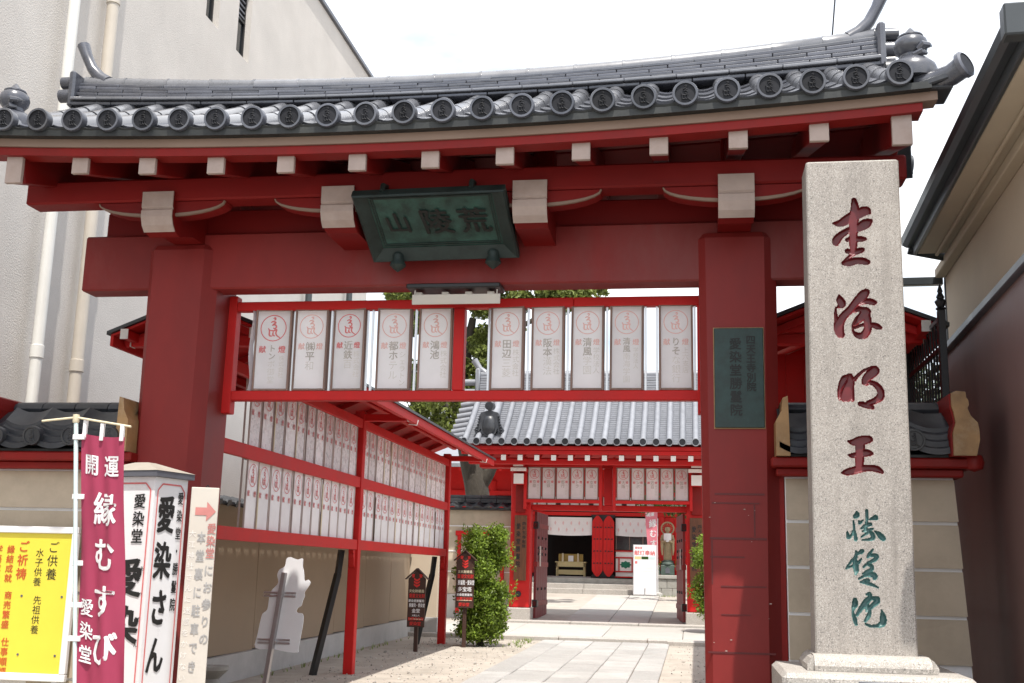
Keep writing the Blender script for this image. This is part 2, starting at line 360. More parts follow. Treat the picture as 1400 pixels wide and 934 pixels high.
# ------------------------------------------------------------------ ground
GX = -2.03
def gz(y):
    pts = [(-200, 0), (0, 0), (14.7, .16), (14.9, .16), (18.4, .34), (29, .86), (60, 1.0), (600, 1.0)]
    for (a, za), (b, zb) in zip(pts, pts[1:]):
        if y <= b: return za+(zb-za)*(y-a)/(b-a)
    return pts[-1][1]
g = MB(); ys = [-120, -20, -6, -2.2, 0, 3, 6, 9, 12, 14.7, 18.4, 22, 26, 29, 40, 60, 300]; xs = [-250, -60, -20, -12, -8, -4, 0, 4, 8, 20, 60, 250]
g.sheet(lambda a, b: (xs[round(a*11)], ys[round(b*16)], gz(ys[round(b*16)])), 11, 16)
struct('ground', g, 'sand')
g = MB(); g.sheet(lambda a, b: (-40+80*a, -30+27.4*b, .004), 2, 2); struct('road', g, 'asphalt')
g = MB(); g.sheet(lambda a, b: (-14+28*a, 18.7+10.1*b, gz(18.7+10.1*b)+.004), 2, 12); struct('courtyard', g, 'court')
# the stone path: single pavers with open joints
path = MB(); path.sheet(lambda a, b: (-3.06+2.56*a, -2.2+16.85*b, gz(-2.2+16.85*b)+.006), 1, 12); path = struct('path', path, 'soil')
rng = random.Random(3)
def paver(x0, x1, y0, y1):
    w, d = x1-x0, y1-y0; jx, jy = [rng.uniform(.003, .007) for _ in 'ab']; b = .012
    yc = (y0+y1)/2; sl = (gz(y1)-gz(y0))/d
    v, f = cbox(w-2*jx, d-2*jy, .09, b); zc = gz(yc)-.02+rng.uniform(-.004, .004)
    m = MB(); tw = rng.uniform(-.006, .006)
    m.add([((x0+x1)/2+p[0]+tw*p[1], yc+p[1]-tw*p[0], zc+p[2]+p[1]*sl) for p in v], f); ob('paver', m, 'paver', path)
cols = [-3.05, -2.62, -2.02, -1.45, -.92, -.5]
for c in range(5):
    y = 3.2-rng.random()*.6
    while y < 14.66:
        l = rng.uniform(.75, 1.35) if c in (0, 4) else rng.uniform(.6, 1.15)
        y1 = y+l if y+l < 14.3 else 14.67
        x0, x1 = cols[c], cols[c+1]
        if c in (1, 2, 3): x0 += .0; x1 += .0
        paver(x0, x1, y, y1); y = y1
# landing before the inner gate, in two long granite courses
lan = MB(); lan.box(-8, 3.2, 14.72, 18.6, -.2, .235); land = struct('landing', lan, 'soil')
def slabrow(name, y0, y1, z0, z1, xs, m, par, h=.16):
    for a, b in zip(xs, xs[1:]):
        k = MB(); j = .006; v, f = cbox(b-a-2*j, y1-y0-2*j, h, .012)
        k.add([((a+b)/2+p[0], (y0+y1)/2+p[1], (z0+z1)/2-h/2+p[2]+p[1]*(z1-z0)/(y1-y0)+rng.uniform(-.001, .001)) for p in v], f); ob(name, k, m, par)
slabrow('kerb_stone', 14.7, 15.1, .245, .255, [-8, -6.2, -4.6, -2.75, -.95, .5, 1.9, 3.2], 'granite_base', land)
slabrow('paver', 15.1, 18.3, .258, .345, [-8, -5.6, -3.9, -1.9, -.25, 1.5, 3.2], 'paver_court', land)
slabrow('kerb_stone', 18.3, 18.75, .40, .405, [-4.4, -2.9, -1.3, .4], 'granite_base', land)
slabrow('paver', 14.5, 15.0, .24, .245, [-.55, .35, 1.2], 'granite_base', land)
# the paved walk across the inner court
cp = MB(); cp.sheet(lambda a, b: (-3.1+2.0*a, 18.9+9.6*b, gz(18.9+9.6*b)+.010), 1, 10); cpath = struct('path', cp, 'soil')
slabs = [18.9, 20.7, 22.6, 24.3, 26.1, 28.4]
for a, b in zip(slabs, slabs[1:]):
    for x0, x1 in ((-3.1, -2.05), (-2.05, -1.1)):
        k = MB(); v, f = cbox(x1-x0-.014, b-a-.014, .06, .01); sl = (gz(b)-gz(a))/(b-a)
        k.add([((x0+x1)/2+p[0], (a+b)/2+p[1], gz((a+b)/2)+.0+p[2]+p[1]*sl) for p in v], f); ob('paver', k, 'paver_court', cpath)
# pebbles and grit lying on the sand
pb = MB(); base = cbox(1, 1, 1, .3)
for i in range(1500):
    if i < 1150: x, y = rng.uniform(-5.3, -3.1), rng.uniform(5, 14.5)
    else: x, y = rng.uniform(-.45, 1.2), rng.uniform(5, 14.5)
    s = rng.choice([.008, .011, .014, .018, .024]) if rng.random() > .02 else rng.uniform(.03, .055)
    M = Matrix.Rotation(rng.random()*6, 3, Vector((rng.random(), rng.random(), rng.random()+.1)).normalized())
    pb.add([M @ Vector((p[0]*s*1.3, p[1]*s, p[2]*s*.7))+Vector((x, y, gz(y)+s*.2)) for p in base[0]], base[1])
o = struct('gravel', pb, 'pebble', kind='stuff', fix=False); tag(o, 'loose pebbles and grit scattered on the sandy ground beside the path', 'gravel')
wd = MB()
for i in range(150):                                                     # weeds along the edges
    x, y = rng.choice([(-5.75+rng.uniform(-.06, .1), rng.uniform(6, 14)), (-3.25+rng.uniform(-.3, .05), rng.uniform(12.5, 14.6)), (rng.uniform(-1.9, -.6), 28.5+rng.uniform(-.1, .1))])
    for k in range(4):
        h = rng.uniform(.03, .09); a = rng.random()*6.28; dx, dy = math.cos(a), math.sin(a); z = gz(y)
        wd.add([(x-dy*.006, y+dx*.006, z), (x+dy*.006, y-dx*.006, z), (x+dx*h*.6, y+dy*h*.6, z+h)], [(0, 1, 2)])
o = struct('weeds', wd, 'leaf', kind='stuff', fix=False); tag(o, 'small green weeds along the foot of the walls and path', 'weeds')

# ------------------------------------------------------------------ the front gate
gate = thing('temple_gate', 'large dull red gate with grey tiled roof standing across the foreground', 'gate', (GX, .3, 0))
def lift(x): d = x-GX; return .115*(d/3.5)**2+.008*d
def rlift(x): d = x-GX; return .10*(d/3.6)**2+.005*d
def hs(x): d = (x-GX)/3.6; return 1+.34*d*d+.12*d
def pillar(xc):
    def sec(h, z, d=.31):
        c = .10; x0, x1, y0, y1 = xc-h, xc+h, .31-d, .31+d
        return [(x0+c*.55, y0, z), (x1-c, y0, z), (x1, y0+c, z), (x1, y1-c, z), (x1-c, y1, z), (x0+c, y1, z), (x0, y1-c, z), (x0, y0+c*.55, z)]
    m = MB(); zs = [(.285, .22), (.287, 1.2), (.30, 2.6), (.312, 4.24), (.295, 4.285)]; v = []
    for h, z in zs: v += sec(h, z, .31 if z < 4.27 else .29)
    f = [(i*8+j, i*8+(j+1) % 8, (i+1)*8+(j+1) % 8, (i+1)*8+j) for i in range(4) for j in range(8)]+[tuple(range(7, -1, -1)), tuple(range(32, 40))]
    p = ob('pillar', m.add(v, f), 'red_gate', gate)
    b = MB(); b.box(xc-.37, xc+.37, -.06, .68, -.05, .24, .03); ob('base_stone', b, 'granite_base', p)
    return p
pillar(-4.41); pr = pillar(.365)
for z, x0, x1, h in ((2.17, .16, .54, .014), (2.10, .14, .50, .010), (1.83, .12, .55, .016), (1.69, .12, .38, .010), (1.47, .2, .54, .010), (1.26, .2, .42, .008), (.98, .1, .6, .014)):
    ob('seam', MB().box(x0, x1, -.004+.0, .004, z-h/2, z+h/2, 0), 'red_seam', pr)      # filled seams on the right pillar
for x, z0_, z1_ in ((.455, 1.845, 2.09), (.13, 1.485, 1.815)): ob('seam', MB().box(x, x+.012, -.003, .004, z0_, z1_), 'red_seam', pr)
m = MB()
for i in range(12):
    x, z = rng.uniform(.1, .6), rng.choice([.97, 1.0, 1.8, 1.3, 1.05, 2.05])+rng.uniform(-.08, .08); s = rng.uniform(.002, .007)
    m.add([(x-s*1.8, -.006, z-s*.3), (x+s, -.006, z-s*.6), (x+s*1.4, -.006, z+s*.4), (x-s*.4, -.006, z+s*.7)], [(0, 1, 2, 3)])
ob('paint_chip', m, 'end_paint', pr, kind='stuff')
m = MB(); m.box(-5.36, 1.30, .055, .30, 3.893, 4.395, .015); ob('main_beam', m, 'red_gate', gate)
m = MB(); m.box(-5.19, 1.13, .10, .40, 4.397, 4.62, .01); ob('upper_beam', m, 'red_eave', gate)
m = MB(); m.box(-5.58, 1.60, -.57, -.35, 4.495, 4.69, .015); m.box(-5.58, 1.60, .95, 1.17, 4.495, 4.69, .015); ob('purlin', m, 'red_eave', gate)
for xc in (-4.36, -2.815, -1.25, .34):
    m = MB(); prof = [(-.60, 4.56), (-.60, 4.43), (-.585, 4.415), (-.60, 4.40), (-.60, 4.35), (-.575, 4.29), (-.53, 4.245), (-.44, 4.215), (-.2, 4.215), (.25, 4.215), (.25, 4.565)]
    if abs(xc+4.36) < .1 or abs(xc-.34) < .1: prof[-3:] = [(-.2, 4.29), (.25, 4.29), (.25, 4.565)]
    m.prism(prof, 'x', xc-.132, xc+.132); a = ob('bracket_arm', m, 'red_eave', gate)
    c = MB(); pp = prof[:7]; off = [(-.014, 0)]*4+[(-.014, -.003), (-.010, -.010), (-.006, -.012)]
    c.prism([(p[0]+q[0], p[1]+q[1]) for p, q in zip(pp, off)]+[(p[0]-.002, p[1]) for p in pp[::-1]], 'x', xc-.136, xc+.136); ob('end_cap', c, 'end_paint', a)
    arc = [(xc+.56*math.cos(t), 4.491-.125*math.sin(t)) for t in [math.pi*k/14 for k in range(15)]]
    m = MB(); m.prism(arc, 'y', -.54, -.38); bb = ob('boat_bracket', m, 'red_eave', gate)
    arc2 = [(xc+.55*math.cos(t), 4.491-.103*math.sin(t)) for t in [math.pi*k/14 for k in range(15)]]
    m = MB(); n = 15
    m.add([(p[0], -.546, p[1]-.004) for p in arc]+[(p[0], -.546, p[1]) for p in arc2]+[(p[0], -.52, p[1]-.004) for p in arc], [(i, i+1, n+i+1, n+i) for i in range(n-1)]+[(i, 2*n+i, 2*n+i+1, i+1) for i in range(n-1)])
    ob('edge_band', m, 'tan_board', bb)
    m = MB(); m.box(xc-.09, xc+.09, .16, .39, 4.622, 5.25, .01); ob('strut', m, 'red_eave', gate)
SL = .29
for i in range(13):
    x = -5.37+.571*i; e = i in (0, 12); h = .24 if e else .155; w = .13 if e else .128; z0 = 4.675+lift(x)-h/2; dl = (SL**2+1)**.5
    for side in (0, 1):
        m = MB(); y0 = -1.05 if not side else 1.24; m.bar((x, y0, z0 if not side else z0+.1), (x, .3 if not side else .31, (z0 if not side else z0+.1)+(1.35 if not side else .93)*SL), w, h, .006); r = ob('rafter', m, 'red_eave', gate)
        if side: continue
        m = MB(); hh = h+.004; m.box(x-w/2-.004, x+w/2+.004, -1.062-.03, -1.054, z0-hh/2*1.08-.0, z0+hh/2*.96, .003); ob('end_cap', m, 'end_paint', r)
xa, xb = -5.75, 1.72
def curve_board(name, y0, y1, za, zb, mt, x0=xa, x1=xb, n=24):
    m = MB(); v = []
    for i in range(n+1):
        x = x0+(x1-x0)*i/n; l = lift(x); v += [(x, y0, za+l), (x, y1, za+l), (x, y1, zb+l), (x, y0, zb+l)]
    f = [(4*i+a, 4*i+(a+1) % 4, 4*i+4+(a+1) % 4, 4*i+4+a) for i in range(n) for a in range(4)]+[(0, 3, 2, 1), (4*n, 4*n+1, 4*n+2, 4*n+3)]
    return ob(name, m.add(v, f), mt, gate, smooth=25)
curve_board('eave_board', -1.135, -.98, 4.640, 4.705, 'red_trim', -5.58, 1.62)
curve_board('fascia', -1.155, -1.0, 4.707, 4.778, 'tan_board')
curve_board('eave_batten', -1.225, -1.02, 4.772, 4.822, 'eave_dark', xa+.05, xb-.05)
for s in (0, 1):
    m = MB(); m.slab(lambda a, b: (xa+(xb-xa)*a, (-1.02+1.32*b if not s else 1.24-.93*b), 4.735+lift(xa+(xb-xa)*a)+(1.32*b*SL if not s else .1+.93*b*SL)), 24, 3, (0, 0, .03)); ob('soffit', m, 'red_eave', gate)
# roof surface: height over the eave line as the slope climbs to the ridge
EY = -1.25
def rz(s): return .445*s+.04*s*s
tl = MB(); tl.slab(lambda a, b: (xa+.02+(xb-xa-.04)*a, EY+.06+1.46*b, 4.802+lift(xa+(xb-xa)*a)+rz(.06+1.46*b)), 24, 6, (0, 0, -.03)); ob('roof_deck', tl, 'black', gate)
tr_ = MB(); tr_.slab(lambda a, b: (xa+(xb-xa+.28*(1-b))*a, 1.25-.95*b, 5.06+lift(xa+(xb-xa)*a)+rz(.95*b)*.9), 24, 6, (0, 0, -.05)); ob('rear_slope', tr_, 'tile_dark', gate)
NC = 24; pitch = .298; X0 = -5.40; seg = .37
rollm = {}
def half_roll(r, l, lip=True):
    m = MB(); n = 9; v = []
    for (t, rr) in ((0, r*1.0), (.03, r*1.0), (l-.02, r*.985), (l, r*.985)):
        for j in range(n):
            a = math.pi*j/(n-1); v.append((rr*math.cos(a), t, rr*math.sin(a)-.01))
    f = [(i*n+j, i*n+j+1, (i+1)*n+j+1, (i+1)*n+j) for i in range(3) for j in range(n-1)]+[tuple(range(n)), tuple(range(4*n-1, 3*n-1, -1))]
    return m.add(v, f)
rollme = mesh('roll_tile', half_roll(.078, seg+.012), 'tile_lit', smooth=40)
def pan(l, th=.02):
    m = MB(); n = 8; v = []
    for t, dz in ((0, 0), (l, -.012)):
        for j in range(n+1):
            u = -1+2*j/n; x = u*.135; v.append((x, t, .055*u*u+dz))
    k = n+1; v += [(a, b, c-th) for a, b, c in v]
    f = [(j, j+1, k+j+1, k+j) for j in range(n)]+[(2*k+j, 3*k+j, 3*k+j+1, 2*k+j+1) for j in range(n)]+[(j, 2*k+j, 2*k+j+1, j+1) for j in range(n)]
    return m.add(v, f)
panme = mesh('pan_tile', pan(.39), 'tile', smooth=40)
m = pan(.12, .02)                                                         # eave pan with a hanging decorated lip
n = 8
lip = [(-.145+.29*j/n, -.012, .045*(-1+2*j/n)**2+.004) for j in range(n+1)]; lip2 = [(x, y, .012*(-1+2*j/n)**2-.052) for j, (x, y, z) in enumerate(lip)]
m.add(lip+lip2+[(x, .012, z) for x, y, z in lip]+[(x, .012, z) for x, y, z in lip2], [(j, n+1+j, n+2+j, j+1) for j in range(n)]+[(18+j, 19+j, 28+j, 27+j) for j in range(n)]+[(j, j+1, 19+j, 18+j) for j in range(n)]+[(9+j, 27+j, 28+j, 10+j) for j in range(n)])
for q in range(3): m.add([(x*.9, -.016, z-.012-.016*q) for x, y, z in lip]+[(x*.9, -.016, z-.017-.016*q) for x, y, z in lip], [(j, n+1+j, n+2+j, j+1) for j in range(n)])
eavepan = mesh('eave_pan', m, 'eave_dark', smooth=40)
def disc_mesh(r, thick, mats, em=True):
    m = MB(); n = 24; prof = [(r, thick), (r, .008), (r*.96, 0), (r*.80, 0), (r*.76, .010), (0.001, .010)]; v = []
    for rr, y in prof:
        for j in range(n): v.append((rr*math.cos(2*math.pi*j/n), y, rr*math.sin(2*math.pi*j/n)))
    for i in range(5): m.add([], []);
    k = len(m.v); m.v += v
    for i in range(5):
        for j in range(n): m.f.append((k+i*n+j, k+i*n+(j+1) % n, k+(i+1)*n+(j+1) % n, k+(i+1)*n+j)); m.m.append(1 if i >= 3 else 0)
    m.f.append(tuple(range(k, k+n))); m.m.append(0)
    if em:
        for s in SEED:
            q = smooth(s, 4); a = MB()
            m.tube([(p[0]*r*.78, .006, p[1]*r*.78) for p in q], .0045, 5, mi=1)
    return mesh('end_disc', m, mats, smooth=40)
discme = disc_mesh(.094, .07, ['tile', 'disc_face'])
def slope_at(s): return math.atan(.445+.08*s)
for i in range(NC):
    x = X0+pitch*i; z = 4.80+lift(x)
    for k in range(4):
        s0 = .035+seg*k; t = slope_at(s0+seg/2)
        piece('roll_tile', rollme, gate, (x+rng.uniform(-.002, .002), EY+s0*.985, z+.05+rz(s0)+.001*(k % 2)), (t, 0, rng.uniform(-.012, .012)))
    piece('end_disc', discme, gate, (x, EY-.012, z+.098), (.06, 0, rng.uniform(-.03, .03)))
    if i < NC-1:
        xm = x+pitch/2; zm = 4.80+lift(xm); tz = math.atan((lift(xm+.1)-lift(xm-.1))/.2)
        piece('eave_pan', eavepan, gate, (xm, EY+.035, zm+.036), (.38, -tz, 0))
        for k in range(4):
            s0 = .1+seg*k; t = slope_at(s0+seg/2)
            piece('pan_tile', panme, gate, (xm, EY+s0*.985, zm+.034+rz(s0)), (t, -tz, 0))
for i in range(NC):                                                       # rear slope: whole courses, seen only at the right verge
    x = X0+pitch*i; m = MB(); m.tube([(x+.28*(1-b)*max(0, (x-GX)/3.5), 1.25-.95*b, 5.08+lift(x)+rz(.95*b)*.9) for b in (0, .3, .6, 1)], .07, 8); ob('roll_tile', m, 'tile', gate, smooth=40)
# verge tiles on the right gable: short rolls that end in discs facing sideways
vd = disc_mesh(.075, .16, ['tile_dark', 'tile_dark'], False)
for k in range(4):
    b = k/4+.06; piece('verge_tile', vd, gate, (xb+.04+.24*(1-b), 1.25-.95*b, 5.065+lift(xb)+rz(.95*b)*.9), (0, 0, R(90)))
for k in range(3):
    s = .35+.36*k; piece('verge_tile', vd, gate, (xb-.02, EY+s, 4.86+lift(xb)+rz(s)), (0, 0, R(90)))
m = MB(); m.bar((xb+.02, 1.22, 4.90+lift(xb)), (xb+.02, .35, 5.28+lift(xb)), .05, .26, .006); m.bar((xb-.12, -1.0, 4.72+lift(xb)), (xb-.12, .3, 5.3+lift(xb)), .05, .2, .006); ob('bargeboard', m, 'red_trim', gate)
m = MB(); m.bar((xb+.14, 1.24, 5.0+lift(xb)), (xb-.04, .4, 5.38+lift(xb)), .26, .12, .006); ob('verge_board', m, 'tile_dark', gate)
# curled tile at the right and left eave corners
for sx in (1, -1):
    cx = xb-.12 if sx > 0 else -5.62
    z = 4.83+lift(cx); m = MB()
    m.tube([(cx-.0*sx, -1.08, z+.03), (cx+.12*sx, -1.14, z+.03), (cx+.21*sx, -1.20, z+.045), (cx+.28*sx, -1.25, z+.085)], [.08, .08, .078, .082], 12); c = ob('corner_tile', m, 'tile', gate, smooth=50)
    m = MB(); M = Matrix.Translation((cx+.295*sx, -1.262, z+.097)) @ Vector((.70*sx, -.66, .26)).to_track_quat('Z', 'Y').to_matrix().to_4x4()
    m.lathe([(.0001, -.03), (.098, -.03), (.098, 0), (.08, .012), (.08, .004), (.0001, .004)], n=20, M=M); ob('end_disc', m, 'tile', c, smooth=40)
    m = MB(); m.lathe([(.0001, .0045), (.079, .0045), (.0785, .006), (.0001, .006)], n=20, M=M); ob('disc_centre', m, 'disc_face', c)
    m = MB(); m.box(min(cx+.0*sx, cx+.22*sx), max(cx, cx+.22*sx), -1.2, -.9, z-.05, z-.005, .01); m.bar((cx, -1.16, z-.02), (cx+.22*sx, -1.22, z+.03), .1, .05, .01); ob('corner_pan', m, 'tile_dark', c)
# lidded-jar finials over the corners
for cx, cz in ((1.58, 5.13), (-5.475, 5.03)):
    m = MB(); m.lathe([(.001, -.08), (.17, -.07), (.178, .0), (.165, .04), (.12, .085), (.085, .11), (.082, .13), (.112, .165), (.12, .205), (.11, .245), (.085, .268), (.09, .272), (.088, .282), (.05, .295), (.035, .315), (.012, .345), (.001, .352)], (cx, -1.03, cz), 22)
    f = ob('finial', m, 'tile', gate, smooth=40)
    m = MB(); m.tube([(cx+.03, -1.13, cz+.135), (cx+.06, -1.15, cz+.165), (cx+.10, -1.14, cz+.16), (cx+.125, -1.11, cz+.165)], [.022, .03, .022, .008], 8); m.tube([(cx+.0, -1.12, cz+.10), (cx+.05, -1.14, cz+.115), (cx+.09, -1.12, cz+.105)], [.02, .03, .012], 8); ob('finial_leaf', m, 'tile', f, smooth=40)
# ridge: flat courses of tiles laid like bricks, a round cap course on top
RL, RR = -5.66, 1.56; ridge = ob('ridge_core', MB().sheet(lambda a, b: (RL+.05+(RR-RL-.1)*a, .3, 5.56+rlift(RL+(RR-RL)*a)+.25*b), 20, 1), 'tile_dark', gate)
for c in range(7):
    wl = .44; half = .235-.016*c + (.045 if c == 1 else 0); zc = 5.606+.0305*c
    n = int((RR-RL)/wl)+1; off = (c % 2)*wl*.5+rng.uniform(-.05, .05)
    for k in range(-1, n+1):
        a, b = max(RL, RL+off+k*wl), min(RR, RL+off+(k+1)*wl)
        if b-a < .06: continue
        m = MB(); xm = (a+b)/2; sl = (rlift(b)-rlift(a))/(b-a); v, f = cbox(b-a-.006, 2*half+rng.uniform(-.008, .008), .0262 if c != 1 else .022, .005)
        m.add([(xm+p[0], .3+p[1], 5.59+rlift(xm)+(zc-5.59+p[2])*hs(xm+p[0])+p[0]*sl) for p in v], f); ob('ridge_tile', m, 'tile' if c != 1 else 'tile_lit', ridge)  # projecting course in the paler tile: its sunlit line is put into the colour
n = 17
for k in range(n):
    a = RL+(RR-RL)*k/n; b = RL+(RR-RL)*(k+1)/n
    m = MB(); m.tube([(a+.004, .3, 5.59+.238*hs(a)+rlift(a)), (b-.02, .3, 5.59+.238*hs(b)+rlift(b)), (b-.018, .3, 5.59+.238*hs(b)+rlift(b)), (b+.006, .3, 5.59+.238*hs(b)+rlift(b))], [.085, .082, .089, .089], 12); ob('cap_tile', m, 'tile_lit', ridge, smooth=40)
for sx, ex in ((1, RR), (-1, RL)):
    z = rlift(ex)+(hs(ex)-1)*.20; m = MB()
    m.box(ex-.02*sx, ex+.045*sx, .06, .54, 5.58+rlift(ex), 5.89+z, .02); e = ob('ridge_end', m, 'tile', ridge)
    parts = [MB().tube([(ex+.04*sx, y_, zz_+z), (ex+(.16 if zz_ > 5.7 else .17)*sx, y_, zz_+z)], .058 if zz_ > 5.7 else .064, 14) for y_ in (.17, .43) for zz_ in (5.81, 5.68)]; [ob('end_roll', q, 'tile', e, smooth=40) for q in parts]
    m = MB(); m.tube([(ex-.22*sx, .3, 5.85+z), (ex-.13*sx, .3, 5.91+z), (ex-.05*sx, .3, 6.0+z), (ex+.02*sx, .3, 6.13+z), (ex+.07*sx, .3, 6.25+z)], [.07, .062, .052, .05, .058], 12, sx=1.15)
    ob('ridge_tail', m, 'tile', e, smooth=50)
# the wire that climbs from the ridge
m = MB(); m.tube([(1.25, .62, 5.75), (1.245, .62, 6.25), (1.29, .62, 6.7), (1.42, .7, 9.5)], .0075, 6); tag(ob('cable', m, 'black'), 'thin black cable rising from behind the gate roof ridge', 'cable')
# hanging bronze name board: top leans out over the path
pq = thing('name_plaque', 'green bronze plaque with three large characters tilted out under the gate eave', 'plaque', (-2.05, -.3, 4.1))
A0, A1, B0, B1 = Vector((-2.661, -.72, 4.458)), Vector((-1.425, -.72, 4.478)), Vector((-2.626, -.12, 4.077)), Vector((-1.394, -.12, 4.092))
vd_ = (A0-B0).normalized(); ud = (B1-B0).normalized(); nd = ud.cross(vd_).normalized()
def pf(o): return lambda u, v: B0+(B1-B0)*u+(A0-B0)*v+nd*o
Hh = (A0-B0).length; Ww = (B1-B0).length
m = MB(); f0 = pf(.0); fb = pf(-.04)
m.slab(lambda a, b: f0(.085+.83*a, .17+.76*b), 1, 1, -nd*.03); ob('panel', m, 'bronze', pq)
m = MB()
ring4 = lambda d, o: [pf(o)(d*.55, d*1.1), pf(o)(1-d*.55, d*1.1), pf(o)(1-d*.55, 1-d*.45), pf(o)(d*.55, 1-d*.45)]
R0, R1, R2 = ring4(0, .035), ring4(.025, .05), ring4(.165, .006); Rb = ring4(0, -.03)
m.add(Rb+R0+R1+R2, [(4*k+i, 4*k+(i+1) % 4, 4*k+4+(i+1) % 4, 4*k+4+i) for k in range(3) for i in range(4)]+[(0, 1, 2, 3)]); ob('frame', m, 'bronze_dark', pq)
m = MB()
for d in (.19, .215):
    q = ring4(d, .004); 
    for i in range(4): m.bar(q[i], q[(i+1) % 4], .006, .008, upv=nd)
ob('rim', m, 'bronze_dark', pq)
m = Chars(); pf3 = lambda u, v: B0+ud*u+vd_*v+nd*.012
for ch, u in (('山', .30), ('陵', .62), ('荒', .93)): put(m, ch, u, Hh*.55, .27 if ch != '山' else .22, pf3, BOLD, .95, slant=-.10)
obs('character', m, 'bronze_letter', pq)
for u in (.18, .83):
    m = MB(); c = B0+ud*u*Ww+vd_*.035+nd*.06; m.lathe([(.001, -.10), (.03, -.08), (.068, -.045), (.06, -.02), (.045, .01), (.05, .04), (.04, .06), (.001, .065)], c, 14); ob('knob', m, 'bronze_dark', pq, smooth=50)
for u in (.2, .78):
    m = MB(); c = A0+(A1-A0)*u; m.tube([c+Vector((0, .0, .0)), c+Vector((0, .02, .06)), c+Vector((0, .12, .08))], .022, 8); ob('hanger', m, 'bronze_dark', pq)
# small plate on the right pillar
np_ = thing('bronze_nameplate', 'dark green bronze nameplate with two columns of characters on the right pillar', 'nameplate', (.36, -.01, 2.68))
m = MB(); m.box(.17, .552, -.028, .0, 2.685, 3.48, .004); ob('plate', m, 'bronze_plate', np_)
m = MB(); m.box(.163, .559, -.012, .0, 2.677, 3.488, .002); ob('edge', m, 'gold_paint', np_)
m = Chars(); fn = plane((0, -.0315, 0), (1, 0, 0), (0, 0, 1)); vtext(m, '四天王寺別院', .455, 3.42, .076, fn, BOLD, .99); vtext(m, '愛染堂勝鬘院', .335, 3.40, .098, fn, BOLD, 1.08); obs('character', m, 'bronze_letter', np_)
# fluorescent lamp fitting under the beam, its cover hanging open
lf = thing('lamp_fixture', 'open fluorescent lamp tray with drooping white cover under the main beam', 'lamp', (-1.95, .1, 3.87))
m = MB(); m.box(-2.37, -1.57, -.02, .22, 3.852, 3.892, .008); ob('tray', m, 'black', lf)
m = MB(); m.box(-2.32, -1.57, .0, .012, 3.715, 3.80, .003); ob('cover', m, 'sign_weather', lf)
m = MB(); m.tube([(-2.25, .1, 3.808), (-1.68, .1, 3.808)], .014, 10); ob('tube', m, 'sign_white', lf)
for x in (-2.28, -2.05, -1.85, -1.66): ob('clip', MB().box(x-.03, x+.03, .05, .17, 3.79, 3.834, .004), 'sign_weather', lf)
for x in (-2.30, -1.60): ob('hook', MB().tube([(x, .02, 3.84), (x, .006, 3.78)], .006, 6), 'sign_weather', lf)
# frame for the offered lanterns between the pillars
fr = thing('lantern_rack', 'red timber lantern frame hung between the two gate pillars', 'frame', (GX, .45, 2.85))
for x0, x1, z0 in ((-4.15, -4.03, 2.85), (-2.04, -1.945, 3.051), (.04, .12, 2.85)):
    m = MB(); m.box(x0, x1, .39, .50, z0, 3.91 if x0 < -3 else 3.774, .006); ob('post', m, 'red_bright', fr)
for z0, z1 in ((2.965, 3.05), (3.775, 3.855)):
    m = MB(); m.box(-4.03, .10, .395, .495, z0, z1, .006) if z0 < 3.5 else m.box(-4.03, -1.0, .395, .495, z0, z1, .006).box(-.9985, .10, .395, .495, z0-.0, z1-.0, .006); ob('rail', m, 'red_bright', fr)

